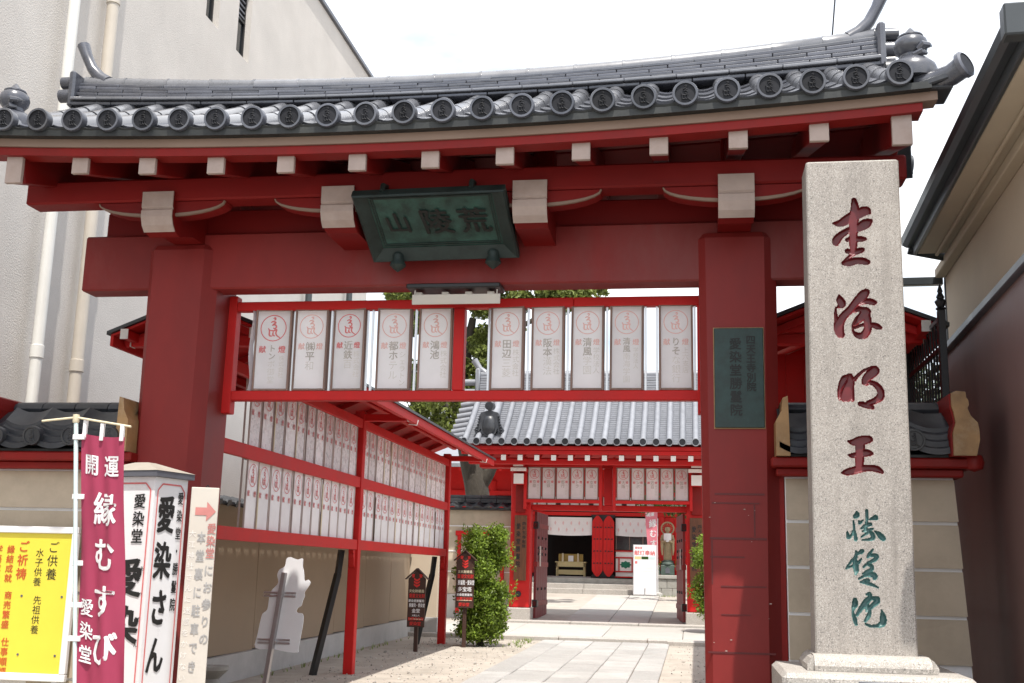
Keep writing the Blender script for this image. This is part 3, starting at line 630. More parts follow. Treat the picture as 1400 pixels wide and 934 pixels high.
# ------------------------------------------------------------------ lanterns
ORD = ['leftmost', 'second from left', 'third from left', 'fourth from left', 'fifth from left', 'sixth from left', 'seventh from left', 'eighth from left', 'second from right', 'rightmost']
names = [('トンボ御堂', '株式会社'), ('㈱平和', ''), ('近鉄百', '株式会社'), ('都ホテル', 'シェラトン'), ('鴻池', '株式会社'), ('田辺三菱', '株式会社'), ('阪本漢法', '株式会社'), ('清風学園', '学校法人'), ('清風南海学園', '学校法人'), ('りそな銀行', '上六支店')]
LX = [(-3.846, -3.512), (-3.478, -3.175), (-3.128, -2.834), (-2.721, -2.418), (-2.353, -2.055), (-1.718, -1.425), (-1.361, -1.077), (-1.021, -.74), (-.691, -.407), (-.278, .008)]
strong = {0, 2}
def lantern_parts(t, w, h, d, main, side, strong, wood='wood_frame', paper='paper', b=.018, local=True):
    x0, x1 = -w/2, w/2; m = MB()
    for y in (0, d-.02):
        m.box(x0, x0+b, y, y+.02, 0, h, .003); m.box(x1-b, x1, y, y+.02, 0, h, .003); m.box(x0+b, x1-b, y, y+.02, 0, b, .003); m.box(x0+b, x1-b, y, y+.02, h-b, h, .003)
    for x in (x0, x1-b):
        m.box(x, x+b, .02, d-.02, 0, b, 0); m.box(x, x+b, .02, d-.02, h-b, h, 0)
    ob('frame', m, wood, t)
    m = MB(); m.sheet(lambda a, b_: (x0+.006+(w-.012)*a, .009+.002*math.sin(a*7+b_*9), .008+(h-.016)*b_), 4, 8); ob('paper', m, paper, t, smooth=60, fix=False)
    fn = plane((0, .004, 0), (1, 0, 0), (0, 0, 1)); m = MB(); er = w*.36
    emblem(m, er, 0, h-b-er-.035, fn, .06)
    zt = h-b-2*er-.075; cs = w*.2
    put(m, '献', -w*.27, zt-cs/2, cs, fn, BOLD); put(m, '燈', w*.27, zt-cs/2, cs, fn, BOLD)
    ob('emblem', m, 'print_red' if strong else 'print_pale_red', t, fix=False)
    if main:
        m = MB(); sz = min(.085*w/.3, (zt-.05)/len(main)); 
        vtext(m, main[:2], 0, zt+.01, sz, fn, BOLD); ob('lettering', m, 'ink_grey', t, fix=False)
        m = MB(); vtext(m, main[2:], 0, zt+.01-2*sz, sz, fn, REG)
        if side: vtext(m, side, (w*.27 if len(side) > 0 else 0), zt-cs*1.3, sz*.72, fn, REG)
        ob('faded_lettering', m, 'ink_pale', t, fix=False, kind='stuff')
for i, ((a, b), (mn, sd_)) in enumerate(zip(LX, names)):
    t = thing('paper_lantern', f'{ORD[i]} of ten flat white paper lanterns in the frame between the gate pillars', 'lantern', ((a+b)/2, .40, 3.052), R(rng.uniform(-3, 3)), 'lanterns in the front frame')
    t.rotation_euler[1] = rng.uniform(-.006, .006)
    lantern_parts(t, b-a, .735, .085, mn, sd_, i in strong)
    if i == 0:
        m = MB()
        m.slab(lambda u, v: (-.20+.05*u+.012*math.sin(v*9), -.012+.10*v*0+.09*u+.01*math.sin(v*14), .0+.72*v), 4, 12, (.002, 0, 0)); ob('loose_wrapper', m, 'vinyl', t, smooth=60)
for x in (-3.865, -3.495, -3.15, -2.82, -2.775, -2.385, -2.045+.005, -1.735, -1.393, -1.05, -.715, -.39, -.295, .02):
    m = MB(); m.box(x-.009, x+.009, .43, .452, 3.052, 3.788, .001); ob('clear_bar', m, 'alu', fr)
# ------------------------------------------------------------------ the two lantern racks inside the gate
def rack(XC, s, ya, yb, posts, label, lanterns=True):
    z0 = gz(6); t = thing('lantern_rack', label, 'rack', (XC, ya, 0))
    for y in posts:
        m = MB(); m.box(XC-.07, XC+.07, y-.07, y+.07, gz(y)-.05, 3.78, .008); p = ob('post', m, 'red_bright', t)
        for q in (-1, 1):
            k = MB(); pr_ = [(0, 0), (.11, 0), (.115, -.03), (.085, -.05), (.095, -.09), (.07, -.12), (.06, -.2), (.03, -.24), (0, -.25)]
            k.prism([(y+q*(.072+a), 1.785+b) for a, b in pr_], 'x', XC-.035, XC+.035); ob('corbel', k, 'red_bright', p)
        m = MB(); m.box(XC-.70, XC+.70, y-.05, y+.05, 3.64, 3.74, .006); c = ob('crossbeam', m, 'red_bright', t)
        m = MB(); 
        for q in (-1, 1): m.box(XC+q*.704, XC+q*.712, y-.051, y+.051, 3.638, 3.742, 0)
        ob('end_cap', m, 'white_paint', c)
        f0 = (XC-s*.42, y-.32, gz(y)-.03); m = MB(); m.bar(f0, (XC-s*.20, y-.10, 1.45), .11, .07, .004); m.bar((XC-s*.20, y-.10, 1.43), (XC-s*.17, y-.08, 1.78), .11, .07, .004); ob('brace', m, 'black', t)
    for a, b in zip(posts, posts[1:]):
        for zc, h in ((1.86, .14), (2.745, .15), (3.60, .13)):
            m = MB(); m.box(XC+s*.005, XC+s*.055, a+.071, b-.071, zc-h/2, zc+h/2, .006); ob('rail', m, 'red_bright', t)
    rr = 4.06; ez = 3.72; hw = .86
    for q in (-1, 1):
        m = MB(); m.slab(lambda u, v: (XC+q*hw*u, ya+(yb-ya)*v, rr+(ez-rr)*u), 2, 2, (0, 0, .035)); ob('roof_sheet', m, 'gutter', t)
        m = MB(); m.slab(lambda u, v: (XC+q*(hw-.03)*u, ya+.03+(yb-ya-.06)*v, rr+(ez-rr)*u*.97-.004), 2, 2, (0, 0, -.025)); ob('roof_lining', m, 'red_bright', t)
        m = MB(); m.bar((XC+q*(hw-.05), ya+.02, ez-.06), (XC+q*(hw-.05), yb-.02, ez-.06), .035, .10, .004); ob('eave_board', m, 'red_bright', t)
        y = ya+.25
        while y < yb:
            m = MB(); m.bar((XC+q*.03, y, rr-.08), (XC+q*(hw-.08), y, ez-.055), .05, .07, .004); ob('rafter', m, 'red_bright', t); y += .95
        m = MB(); m.bar((XC+q*.66, ya-.02, ez+.0), (XC+q*.66, yb-.1, ez+.0), .07, .09, .004); pu = ob('purlin', m, 'red_bright', t)
        m = MB(); m.box(XC+q*.66-.04, XC+q*.66+.04, ya-.03, ya-.022, ez-.05, ez+.05); ob('end_cap', m, 'white_paint', pu)
    m = MB(); m.box(XC-.04, XC+.04, ya, yb, 3.93, 4.04, .006); ob('ridge_beam', m, 'red_bright', t)
    m = MB(); m.prism([(XC-.7, 3.74), (XC+.7, 3.74), (XC, 4.02)], 'y', ya+.28, ya+.31); ob('gable_board', m, 'red_bright', t)
    for y in (posts[-2], posts[-1]-.35):
        m = MB(); m.tube([(XC+s*.72, y, 3.60), (XC+s*.84, y, 3.585), (XC+s*.86, y, 3.66)], .008, 6); ob('hook', m, 'white_paint', t)
    return t
rack(-4.8, 1, 1.1, 13.6, [1.35, 6.95, 12.95], 'long red lantern rack with a pitched roof along the left side of the path')
rack(1.35, -1, 1.1, 13.6, [1.5, 6.95, 12.95], 'red roofed lantern rack on the right, mostly hidden behind the stone pillar')
rr_ = [o for o in bpy.data.objects if o.get('label', '').startswith('red roofed')][0]
for k in range(8):
    ob('end_plank', MB().box(.56+.18*k, .737+.18*k, 2.43, 2.46, 1.9, 3.735-(0 if True else 0), .004), 'red_bright', rr_)
for z in (2.2, 3.1): ob('end_rail', MB().box(.56, 2.0, 2.37, 2.429, z-.06, z+.06, .004), 'red_bright', rr_)
protos = {}
def side_lantern(key, w, h, strong, wrap):
    t = thing('paper_lantern', 'x', 'lantern', (0, 0, 0), R(90)); ORG[t.name] = Vector()
    lantern_parts(t, w, h, .08, None, None, strong, 'wood_pale', wrap, .016); return t
protos['up'] = side_lantern('up', .352, .80, True, 'paper_wrap'); protos['lo'] = side_lantern('lo', .352, .79, True, 'paper_side')
used = set()
NTH = ['first', 'second', 'third', 'fourth', 'fifth', 'sixth', 'seventh', 'eighth', 'ninth', 'tenth', 'eleventh', 'twelfth', 'thirteenth', 'fourteenth']
for tier, z in (('up', 2.78), ('lo', 1.90)):
    for bay, (ya, yb, n) in enumerate(((2.75, 6.86, 11), (7.06, 12.86, 14))):
        st = (yb-ya)/n
        for k in range(n):
            o = protos[tier] if tier not in used else copy_tree(protos[tier]); used.add(tier)
            o.location = (-4.80+rng.uniform(-.004, .004), ya+st*(k+.5)+rng.uniform(-.012, .012), z); o.rotation_euler = (rng.uniform(-.008, .008), rng.uniform(-.01, .01), R(90)+rng.uniform(-.03, .03))
            o['label'] = f"{NTH[k]} lantern from the front in the {'upper' if tier == 'up' else 'lower'} row of the left rack's {'near' if bay == 0 else 'far'} bay"
            o['group'] = 'lanterns in the left rack'
            if st > .39: o.scale = (1.13, 1, 1)
for bay, (ya, yb) in enumerate(((2.7, 6.86), (7.06, 12.86))):             # clear sheets behind the lanterns keep the rain off
    pass
rk = [o for o in bpy.data.objects if o.get('label', '').startswith('long red')][0]
for k in range(14):
    y = rng.choice([2.75+4.11/11*q for q in range(1, 11)]+[7.06+5.8/14*q for q in range(1, 14)]); z = rng.choice([1.94, 2.83]); m = MB(); m.box(-4.797, -4.787, y-.012, y+.012, z, z+.66, .002); ob('batten', m, 'bamboo', rk)

# ------------------------------------------------------------------ walls beside the gate
def side_wall(s, label):
    X = lambda d: GX+s*d                                                   # d: distance from the gate axis
    t = thing('plaster_wall', label, 'wall', (X(3.3), .3, 0))
    def qb(mb, d0, d1, y0, y1, z0, z1, b=0): return mb.box(min(X(d0), X(d1)), max(X(d0), X(d1)), y0, y1, z0, z1, b)
    m = MB()
    for q in (0,):
        v = [(X(2.73), .05, 0), (X(4.07), .03, 0), (X(3.975), .06, 2.32), (X(2.73), .06, 2.32)]; v += [(a, .55 if i else .55, c) for i, (a, b, c) in enumerate(v)]
        m.add(v, [(0, 1, 2, 3), (7, 6, 5, 4), (0, 4, 5, 1), (1, 5, 6, 2), (2, 6, 7, 3), (3, 7, 4, 0)])
    ob('core', m, 'joint_white', t)
    zs = [.02, .585, .93, 1.28, 1.627, 1.972, 2.31]
    for a, b in zip(zs, zs[1:]):
        m = MB(); z0, z1 = a+.013, b-.013; e = lambda z: 4.075-.042*z
        v = [(X(2.735), .042, z0), (X(e(z0)), .022, z0), (X(e(z1)), .046, z1), (X(2.735), .046, z1)]; v += [(p[0], .56, p[2]) for p in v]
        m.add(v, [(0, 1, 2, 3), (7, 6, 5, 4), (0, 4, 5, 1), (1, 5, 6, 2), (2, 6, 7, 3), (3, 7, 4, 0)]); ob('plaster_panel', m, 'plaster', t)
    m = MB(); qb(m, 2.64, 2.728, .10, .45, 0, 2.33, .006); ob('jamb', m, 'red_trim', t)
    m = MB(); qb(m, 2.66, 4.03, -.06, .66, 2.312, 2.372, .01); qb(m, 2.62, 4.10, -.13, .73, 2.374, 2.45, .012); ob('cornice', m, 'red_trim', t)
    m = MB(); 
    for q in (-1, 1): m.slab(lambda u, v: (X(2.70+1.28*u), .3+q*(.40-.30*v), 2.475+.20*v), 1, 1, (0, 0, -.02))
    ob('tile_bed', m, 'black', t)
    vr = mesh('roll_tile', half_roll(.072, .36), 'tile_dark', smooth=40); dm = disc_mesh(.082, .05, ['tile_dark', 'tile_dark'])
    ds = [2.98, 3.30, 3.66] if s > 0 else [2.80, 3.15, 3.50, 3.84]
    for d in ds:
        for q in (-1, 1):
            piece('roll_tile', vr, t, (X(d), .3+q*.46, 2.545), (.5, 0, 0 if q < 0 else math.pi))
        piece('end_disc', dm, t, (X(d), -.20, 2.575), (.1, 0, rng.uniform(-.2, .2)))
    pe = sorted([2.68]+ds+[4.02])
    for a, b in zip(pe, pe[1:]):
        w = b-a
        for q in range(4):
            m = MB(); n = 8; pts = [(X(a+w*j/n), -.16+.035*q, 2.515+.055*q+.05*(2*j/n-1)**2) for j in range(n+1)]
            m.add(pts+[(x, y+.3-.05*q, z+.13) for x, y, z in pts]+[(x, y, z-.045) for x, y, z in pts], [(j, j+1, n+2+j, n+1+j) for j in range(n)]+[(j, 2*n+2+j, 2*n+3+j, j+1) for j in range(n)]); ob('pan_tile', m, 'tile_dark', t, smooth=40, fix=False)
    for c in range(3):
        wl = .36; k = 0
        while True:
            a, b = 2.72+wl*k-(.18 if c % 2 else 0), 2.72+wl*(k+1)-(.18 if c % 2 else 0); a = max(a, 2.72); b = min(b, 3.96)
            if a >= 3.95: break
            if b-a > .05:
                m = MB(); qb(m, a+.003, b-.003, .10+.012*c, .50-.012*c, 2.70+.042*c, 2.737+.042*c, .006); ob('ridge_tile', m, 'tile_dark', t)
            k += 1
    for k in range(4):
        a = 2.72+.31*k; m = MB(); m.tube([(X(a+.003), .3, 2.855), (X(a+.305), .3, 2.855)], .075, 12, sx=1.9); ob('cap_tile', m, 'tile_dark', t, smooth=40)
    # shaped end tiles, gilded towards the street
    pts = [(0, 2.455), (0, 2.62), (.03, 2.70), (.015, 2.78), (.0, 2.82), (.0, 2.92), (.05, 2.938), (.13, 2.93), (.135, 2.885), (.15, 2.87), (.155, 2.83), (.14, 2.81), (.165, 2.75), (.19, 2.73), (.225, 2.70), (.235, 2.64), (.235, 2.57), (.20, 2.455)]
    m = MB(); m.prism([(X(3.92+a*.8), z) for a, z in pts], 'y', -.20, .60); e = ob('end_ornament', m, 'red_trim', t)
    m = MB(); m.prism([(X(3.932+a*.8), z+.004) for a, z in pts], 'y', -.226, -.204); ob('gilding', m, 'gold_paint' if s > 0 else 'red_trim', e)
    pts = [(.02, 2.455), (.02, 2.60), (-.02, 2.64), (-.03, 2.72), (.05, 2.80), (.06, 2.92), (.0, 2.92), (-.005, 2.86)]
    m = MB(); m.prism([(X(2.655), 2.455), (X(2.655), 2.72), (X(2.70), 2.80), (X(2.712), 2.90), (X(2.75), 2.915), (X(2.76), 2.455)], 'y', -.16, .62); ob('inner_ornament', m, 'gold_paint', t)
    if s > 0:
        m = MB(); m.lathe([(.001, -.07), (.06, -.05), (.075, 0), (.06, .05), (.001, .07)], (X(4.10), -.09, 2.42), 14); ob('corner_boss', m, 'red_trim', t, smooth=50)
side_wall(1, 'short plaster wall with gilded tile cap behind the stone pillar')
side_wall(-1, 'short plaster wall with dark tile cap left of the gate, behind the yellow board')
# boundary wall of panels behind the left rack
bw = thing('boundary_wall', 'long tan panelled wall on a concrete footing behind the left lantern rack', 'wall', (-6.0, 8, 0))
y = .9
while y < 14.8:
    y1 = min(y+1.78, 14.9); m = MB(); m.box(-6.06, -5.96, y+.006, y1-.006, .36+gz(y), 2.30, .006); ob('wall_panel', m, 'plaster_panel', bw); y = y1
m = MB(); m.prism([(.9, -.1), (14.9, -.1), (14.9, .50), (.9, .36)], 'x', -6.08, -5.90); ob('footing', m, 'concrete', bw)
m = MB(); m.box(-6.05, -5.98, .9, 14.9, .3, 2.28); ob('backing', m, 'black', bw)
m = MB(); 
for k in range(50):
    yy = .95+.28*k; m.tube([(-6.2, yy, 2.40), (-5.90, yy, 2.33), (-5.86, yy, 2.31)], [.05, .05, .05], 7)
m.box(-6.22, -5.88, .9, 14.9, 2.30, 2.335, 0); ob('cap_tiles', m, 'tile_dark', bw)
rw = thing('return_wall', 'short pale plaster wall closing the far end of the boundary wall', 'wall', (-5.6, 15.2, 0))
m = MB(); m.box(-8.5, -5.35, 14.92, 15.12, .55, 2.2, .006); ob('wall', m, 'beige_wall', rw)
m = MB(); m.box(-8.5, -5.33, 14.90, 15.14, -.05, .55, .006); ob('footing', m, 'concrete', rw)
m = MB(); m.box(-8.5, -5.28, 14.84, 15.2, 2.202, 2.27, .01); ob('coping', m, 'tile_dark', rw)

# ------------------------------------------------------------------ big stucco building on the left
bd = thing('stucco_building', 'tall pale stucco building with two narrow windows rising behind the left of the gate', 'building', (-11, 6, 0))
XW = -7.0
ys = [-6, 5.42, 5.86, 6.55, 7.05, 14.2]; zs = [-.1, 9.42, 11.0, 12.15]; m = MB()
for i in range(5):
    for j in range(3):
        if i in (1, 3) and j == 1: continue
        m.add([(XW, ys[i], zs[j]), (XW, ys[i+1], zs[j]), (XW, ys[i+1], zs[j+1]), (XW, ys[i], zs[j+1])], [(0, 1, 2, 3)])
for y0, y1 in ((5.42, 5.86), (6.55, 7.05)):
    z0, z1 = 9.42, 11.0; a, b = XW, XW-.13
    m.add([(a, y0, z0), (b, y0, z0), (b, y0, z1), (a, y0, z1), (a, y1, z0), (b, y1, z0), (b, y1, z1), (a, y1, z1)], [(0, 1, 2, 3), (4, 7, 6, 5), (0, 4, 5, 1), (3, 2, 6, 7)])
m.add([(-19, -6, -.1), (XW, -6, -.1), (XW, -6, 12.15), (-19, -6, 12.15)], [(0, 1, 2, 3)])
m.add([(-19, 14.2, -.1), (XW, 14.2, -.1), (XW, 14.2, 12.15), (-19, 14.2, 12.15)], [(0, 1, 2, 3)])
m.add([(-19, -6, -.1), (-19, 14.2, -.1), (-19, 14.2, 12.15), (-19, -6, 12.15)], [(0, 1, 2, 3)])
ob('wall', m, 'stucco_big', bd, fix=False)
for y0, y1 in ((5.42, 5.86), (6.55, 7.05)):
    m = MB(); m.box(XW-.15, XW-.125, y0, y1, 9.42, 11); w = ob('window', m, 'glass_dark', bd)
    m = MB(); 
    for z in (9.44, 10.1, 10.98): m.box(XW-.124, XW-.095, y0+.001, y1-.001, z-.02, z+.02)
    for y in (y0+.02, y1-.02): m.box(XW-.124, XW-.097, y-.02, y+.02, 9.421, 10.999)
    ob('frame', m, 'black', w)
    for k in range(9):
        m = MB(); m.box(XW-.12, XW-.10, y0+.04, y1-.04, 10.16+.09*k, 10.19+.09*k); ob('louvre', m, 'trim_grey', w)
m = MB(); m.box(-19.05, XW+.06, -6.06, 14.27, 12.152, 12.24, .01); ob('roof', m, 'trim_grey', bd)
for (yp, mt, r, so_) in ((1.83, 'pvc_white', .062, .16), (2.68, 'pvc_beige', .07, .13)):
    m = MB(); m.tube([(XW+so_, yp, 0), (XW+so_, yp, 4.35), (XW+so_, yp, 12.1)], r, 14); p = ob('downpipe', m, mt, bd, smooth=50)
    for z in (3.7, 5.9, 8.2):
        k = MB(); k.tube([(XW+so_, yp, z-.07), (XW+so_, yp, z-.065), (XW+so_, yp, z+.065), (XW+so_, yp, z+.07)], [r*1.02, r*1.16, r*1.16, r*1.02], 14); ob('collar', k, mt, p, smooth=30)
for yp in (10.2, 12.6):
    m = MB(); m.tube([(XW+.12, yp, .05), (XW+.12, yp, 10.3)], .06, 10); ob('downpipe', m, 'gutter' if yp > 10 else 'pvc_beige', bd, smooth=50)
# ------------------------------------------------------------------ building on the right
rb = thing('brown_house', 'beige house on the right with dark gutter and textured brown lower wall', 'building', (2.42, 2.55, 0), R(-2.3))
ORG[rb.name] = Vector((2.42, 2.55, 0))
XB = 2.42
m = MB(); m.box(XB, 7.5, -2.5, 2.55, -.1, 3.67, .0); ob('lower_wall', m, 'brown_wall', rb)
m = MB(); m.box(XB+.10, 7.5, -2.5, 2.6, 3.672, 4.62, 0); ob('upper_wall', m, 'beige_wall', rb)
m = MB(); m.box(XB-.05, XB+.0985, -2.5, 2.60, 3.675, 3.745, .008); ob('trim', m, 'trim_grey', rb)
m = MB(); m.box(2.17, 7.6, -2.48, 2.0, 4.63, 4.70, .004); so2 = ob('soffit', m, 'soffit', rb)
for x0, x1, z0 in ((2.33, 2.36, 4.60), (2.42, 2.52, 4.54)):
    m = MB(); m.box(x0, x1, -2.5, 2.0 if x0 < 2.35 else 2.6, z0, 4.628, .008); ob('moulding', m, 'soffit', so2)
m = MB(); m.box(2.135, 2.168, -2.5, 2.02, 4.625, 4.77, .006); ob('fascia', m, 'gutter', rb)
m = MB(); m.prism([(2.03, 4.80), (2.04, 4.735), (2.08, 4.71), (2.133, 4.71), (2.133, 4.80)], 'y', -2.5, 2.06); ob('gutter', m, 'gutter', rb)
m = MB(); m.prism([(2.06, 4.835), (2.09, 4.80), (7.6, 7.0), (7.6, 7.2)], 'y', -2.5, 2.05); rf2 = ob('roof', m, 'tile_dark', rb)
for k in range(18):
    y = -2.4+.27*k; m = MB(); m.tube([(2.09, y, 4.83), (3.1, y, 5.23)], .055, 8); ob('roof_tile', m, 'tile_dark', rf2, smooth=40)
m = MB(); m.tube([(2.1, 2.09, 4.70), (2.45, 2.10, 4.62), (2.56, 2.66, 4.60), (2.56, 2.68, 4.50), (2.56, 2.68, .0)], .045, 10); ob('downpipe', m, 'gutter', rb, smooth=50)
m = MB(); m.box(2.0, 2.5, 2.62, 2.70, 4.48, 4.56, .005); ob('gutter_return', m, 'gutter', rb)
m = MB(); m.box(2.0, 2.14, -2.62, -2.501, 4.64, 4.84, .01); m.box(2.14, 7.0, -2.62, -2.52, 4.66, 4.80, .01); ob('gutter_end', m, 'gutter', rb)
fe = thing('iron_fence', 'black wrought iron fence with spear finials beside the brown wall', 'fence', (2.05, 2.2, 0))
ya, yb = .66, 5.16
for y in (ya, 2.16, 3.66, yb):
    m = MB(); m.box(2.02, 2.08, y-.03, y+.03, 0, 3.76, .004); m.lathe([(.03, 0), (.045, .015), (.03, .03), (.04, .05), (.05, .075), (.028, .1), (.035, .115), (.018, .15), (.024, .165), (.001, .24)], (2.05, y, 3.76), 10); ob('post', m, 'iron', fe)
for z in (3.70, 3.45, 1.2, .25):
    m = MB(); m.box(2.035, 2.065, ya+.031, yb-.031, z-.02, z+.02, .003); ob('rail', m, 'iron' if z != 3.70 else 'trim_grey', fe)
k = 0; y = ya+.13
while y < yb-.05:
    m = MB(); m.box(2.042, 2.058, y-.008, y+.008, .27, 3.68); ob('bar', m, 'iron', fe)
    if k % 3 == 1:
        m = MB()
        for q in range(2):
            z = 3.56; m.tube([(2.05, y+(.03+.02*math.cos(a))*(1 if q else -1), z+.08*math.sin(a*.5)-.02*math.sin(a)) for a in [j*.7 for j in range(10)]], .006, 5)
        ob('scroll', m, 'iron', fe)
    y += .115; k += 1
hg = MB(); r_h = random.Random(9)
def hleaf(p, s):
    n = Vector((r_h.gauss(0, 1), r_h.gauss(0, 1), r_h.gauss(0, 1))).normalized(); a = n.orthogonal().normalized(); b = n.cross(a)
    hg.add([p-a*s, p+b*s*.5, p+a*s, p-b*s*.5], [(0, 1, 2, 3)])
for i in range(7500): hleaf(Vector((r_h.uniform(2.12, 3.0), r_h.uniform(2.95, 7.5), r_h.uniform(.1, 3.85)+.1*r_h.random())), r_h.uniform(.04, .075))
t = thing('hedge', 'dark clipped hedge behind the black iron fence', 'hedge', (2.7, 5, 0)); ob('foliage', hg, 'hedge', t, fix=False)
hs = MB()
for k in range(8): hs.tube([(2.7, 3.2+.55*k, -.02), (2.72, 3.22+.55*k, 2.8)], [.04, .015], 6)
ob('stem', hs, 'bark', t)

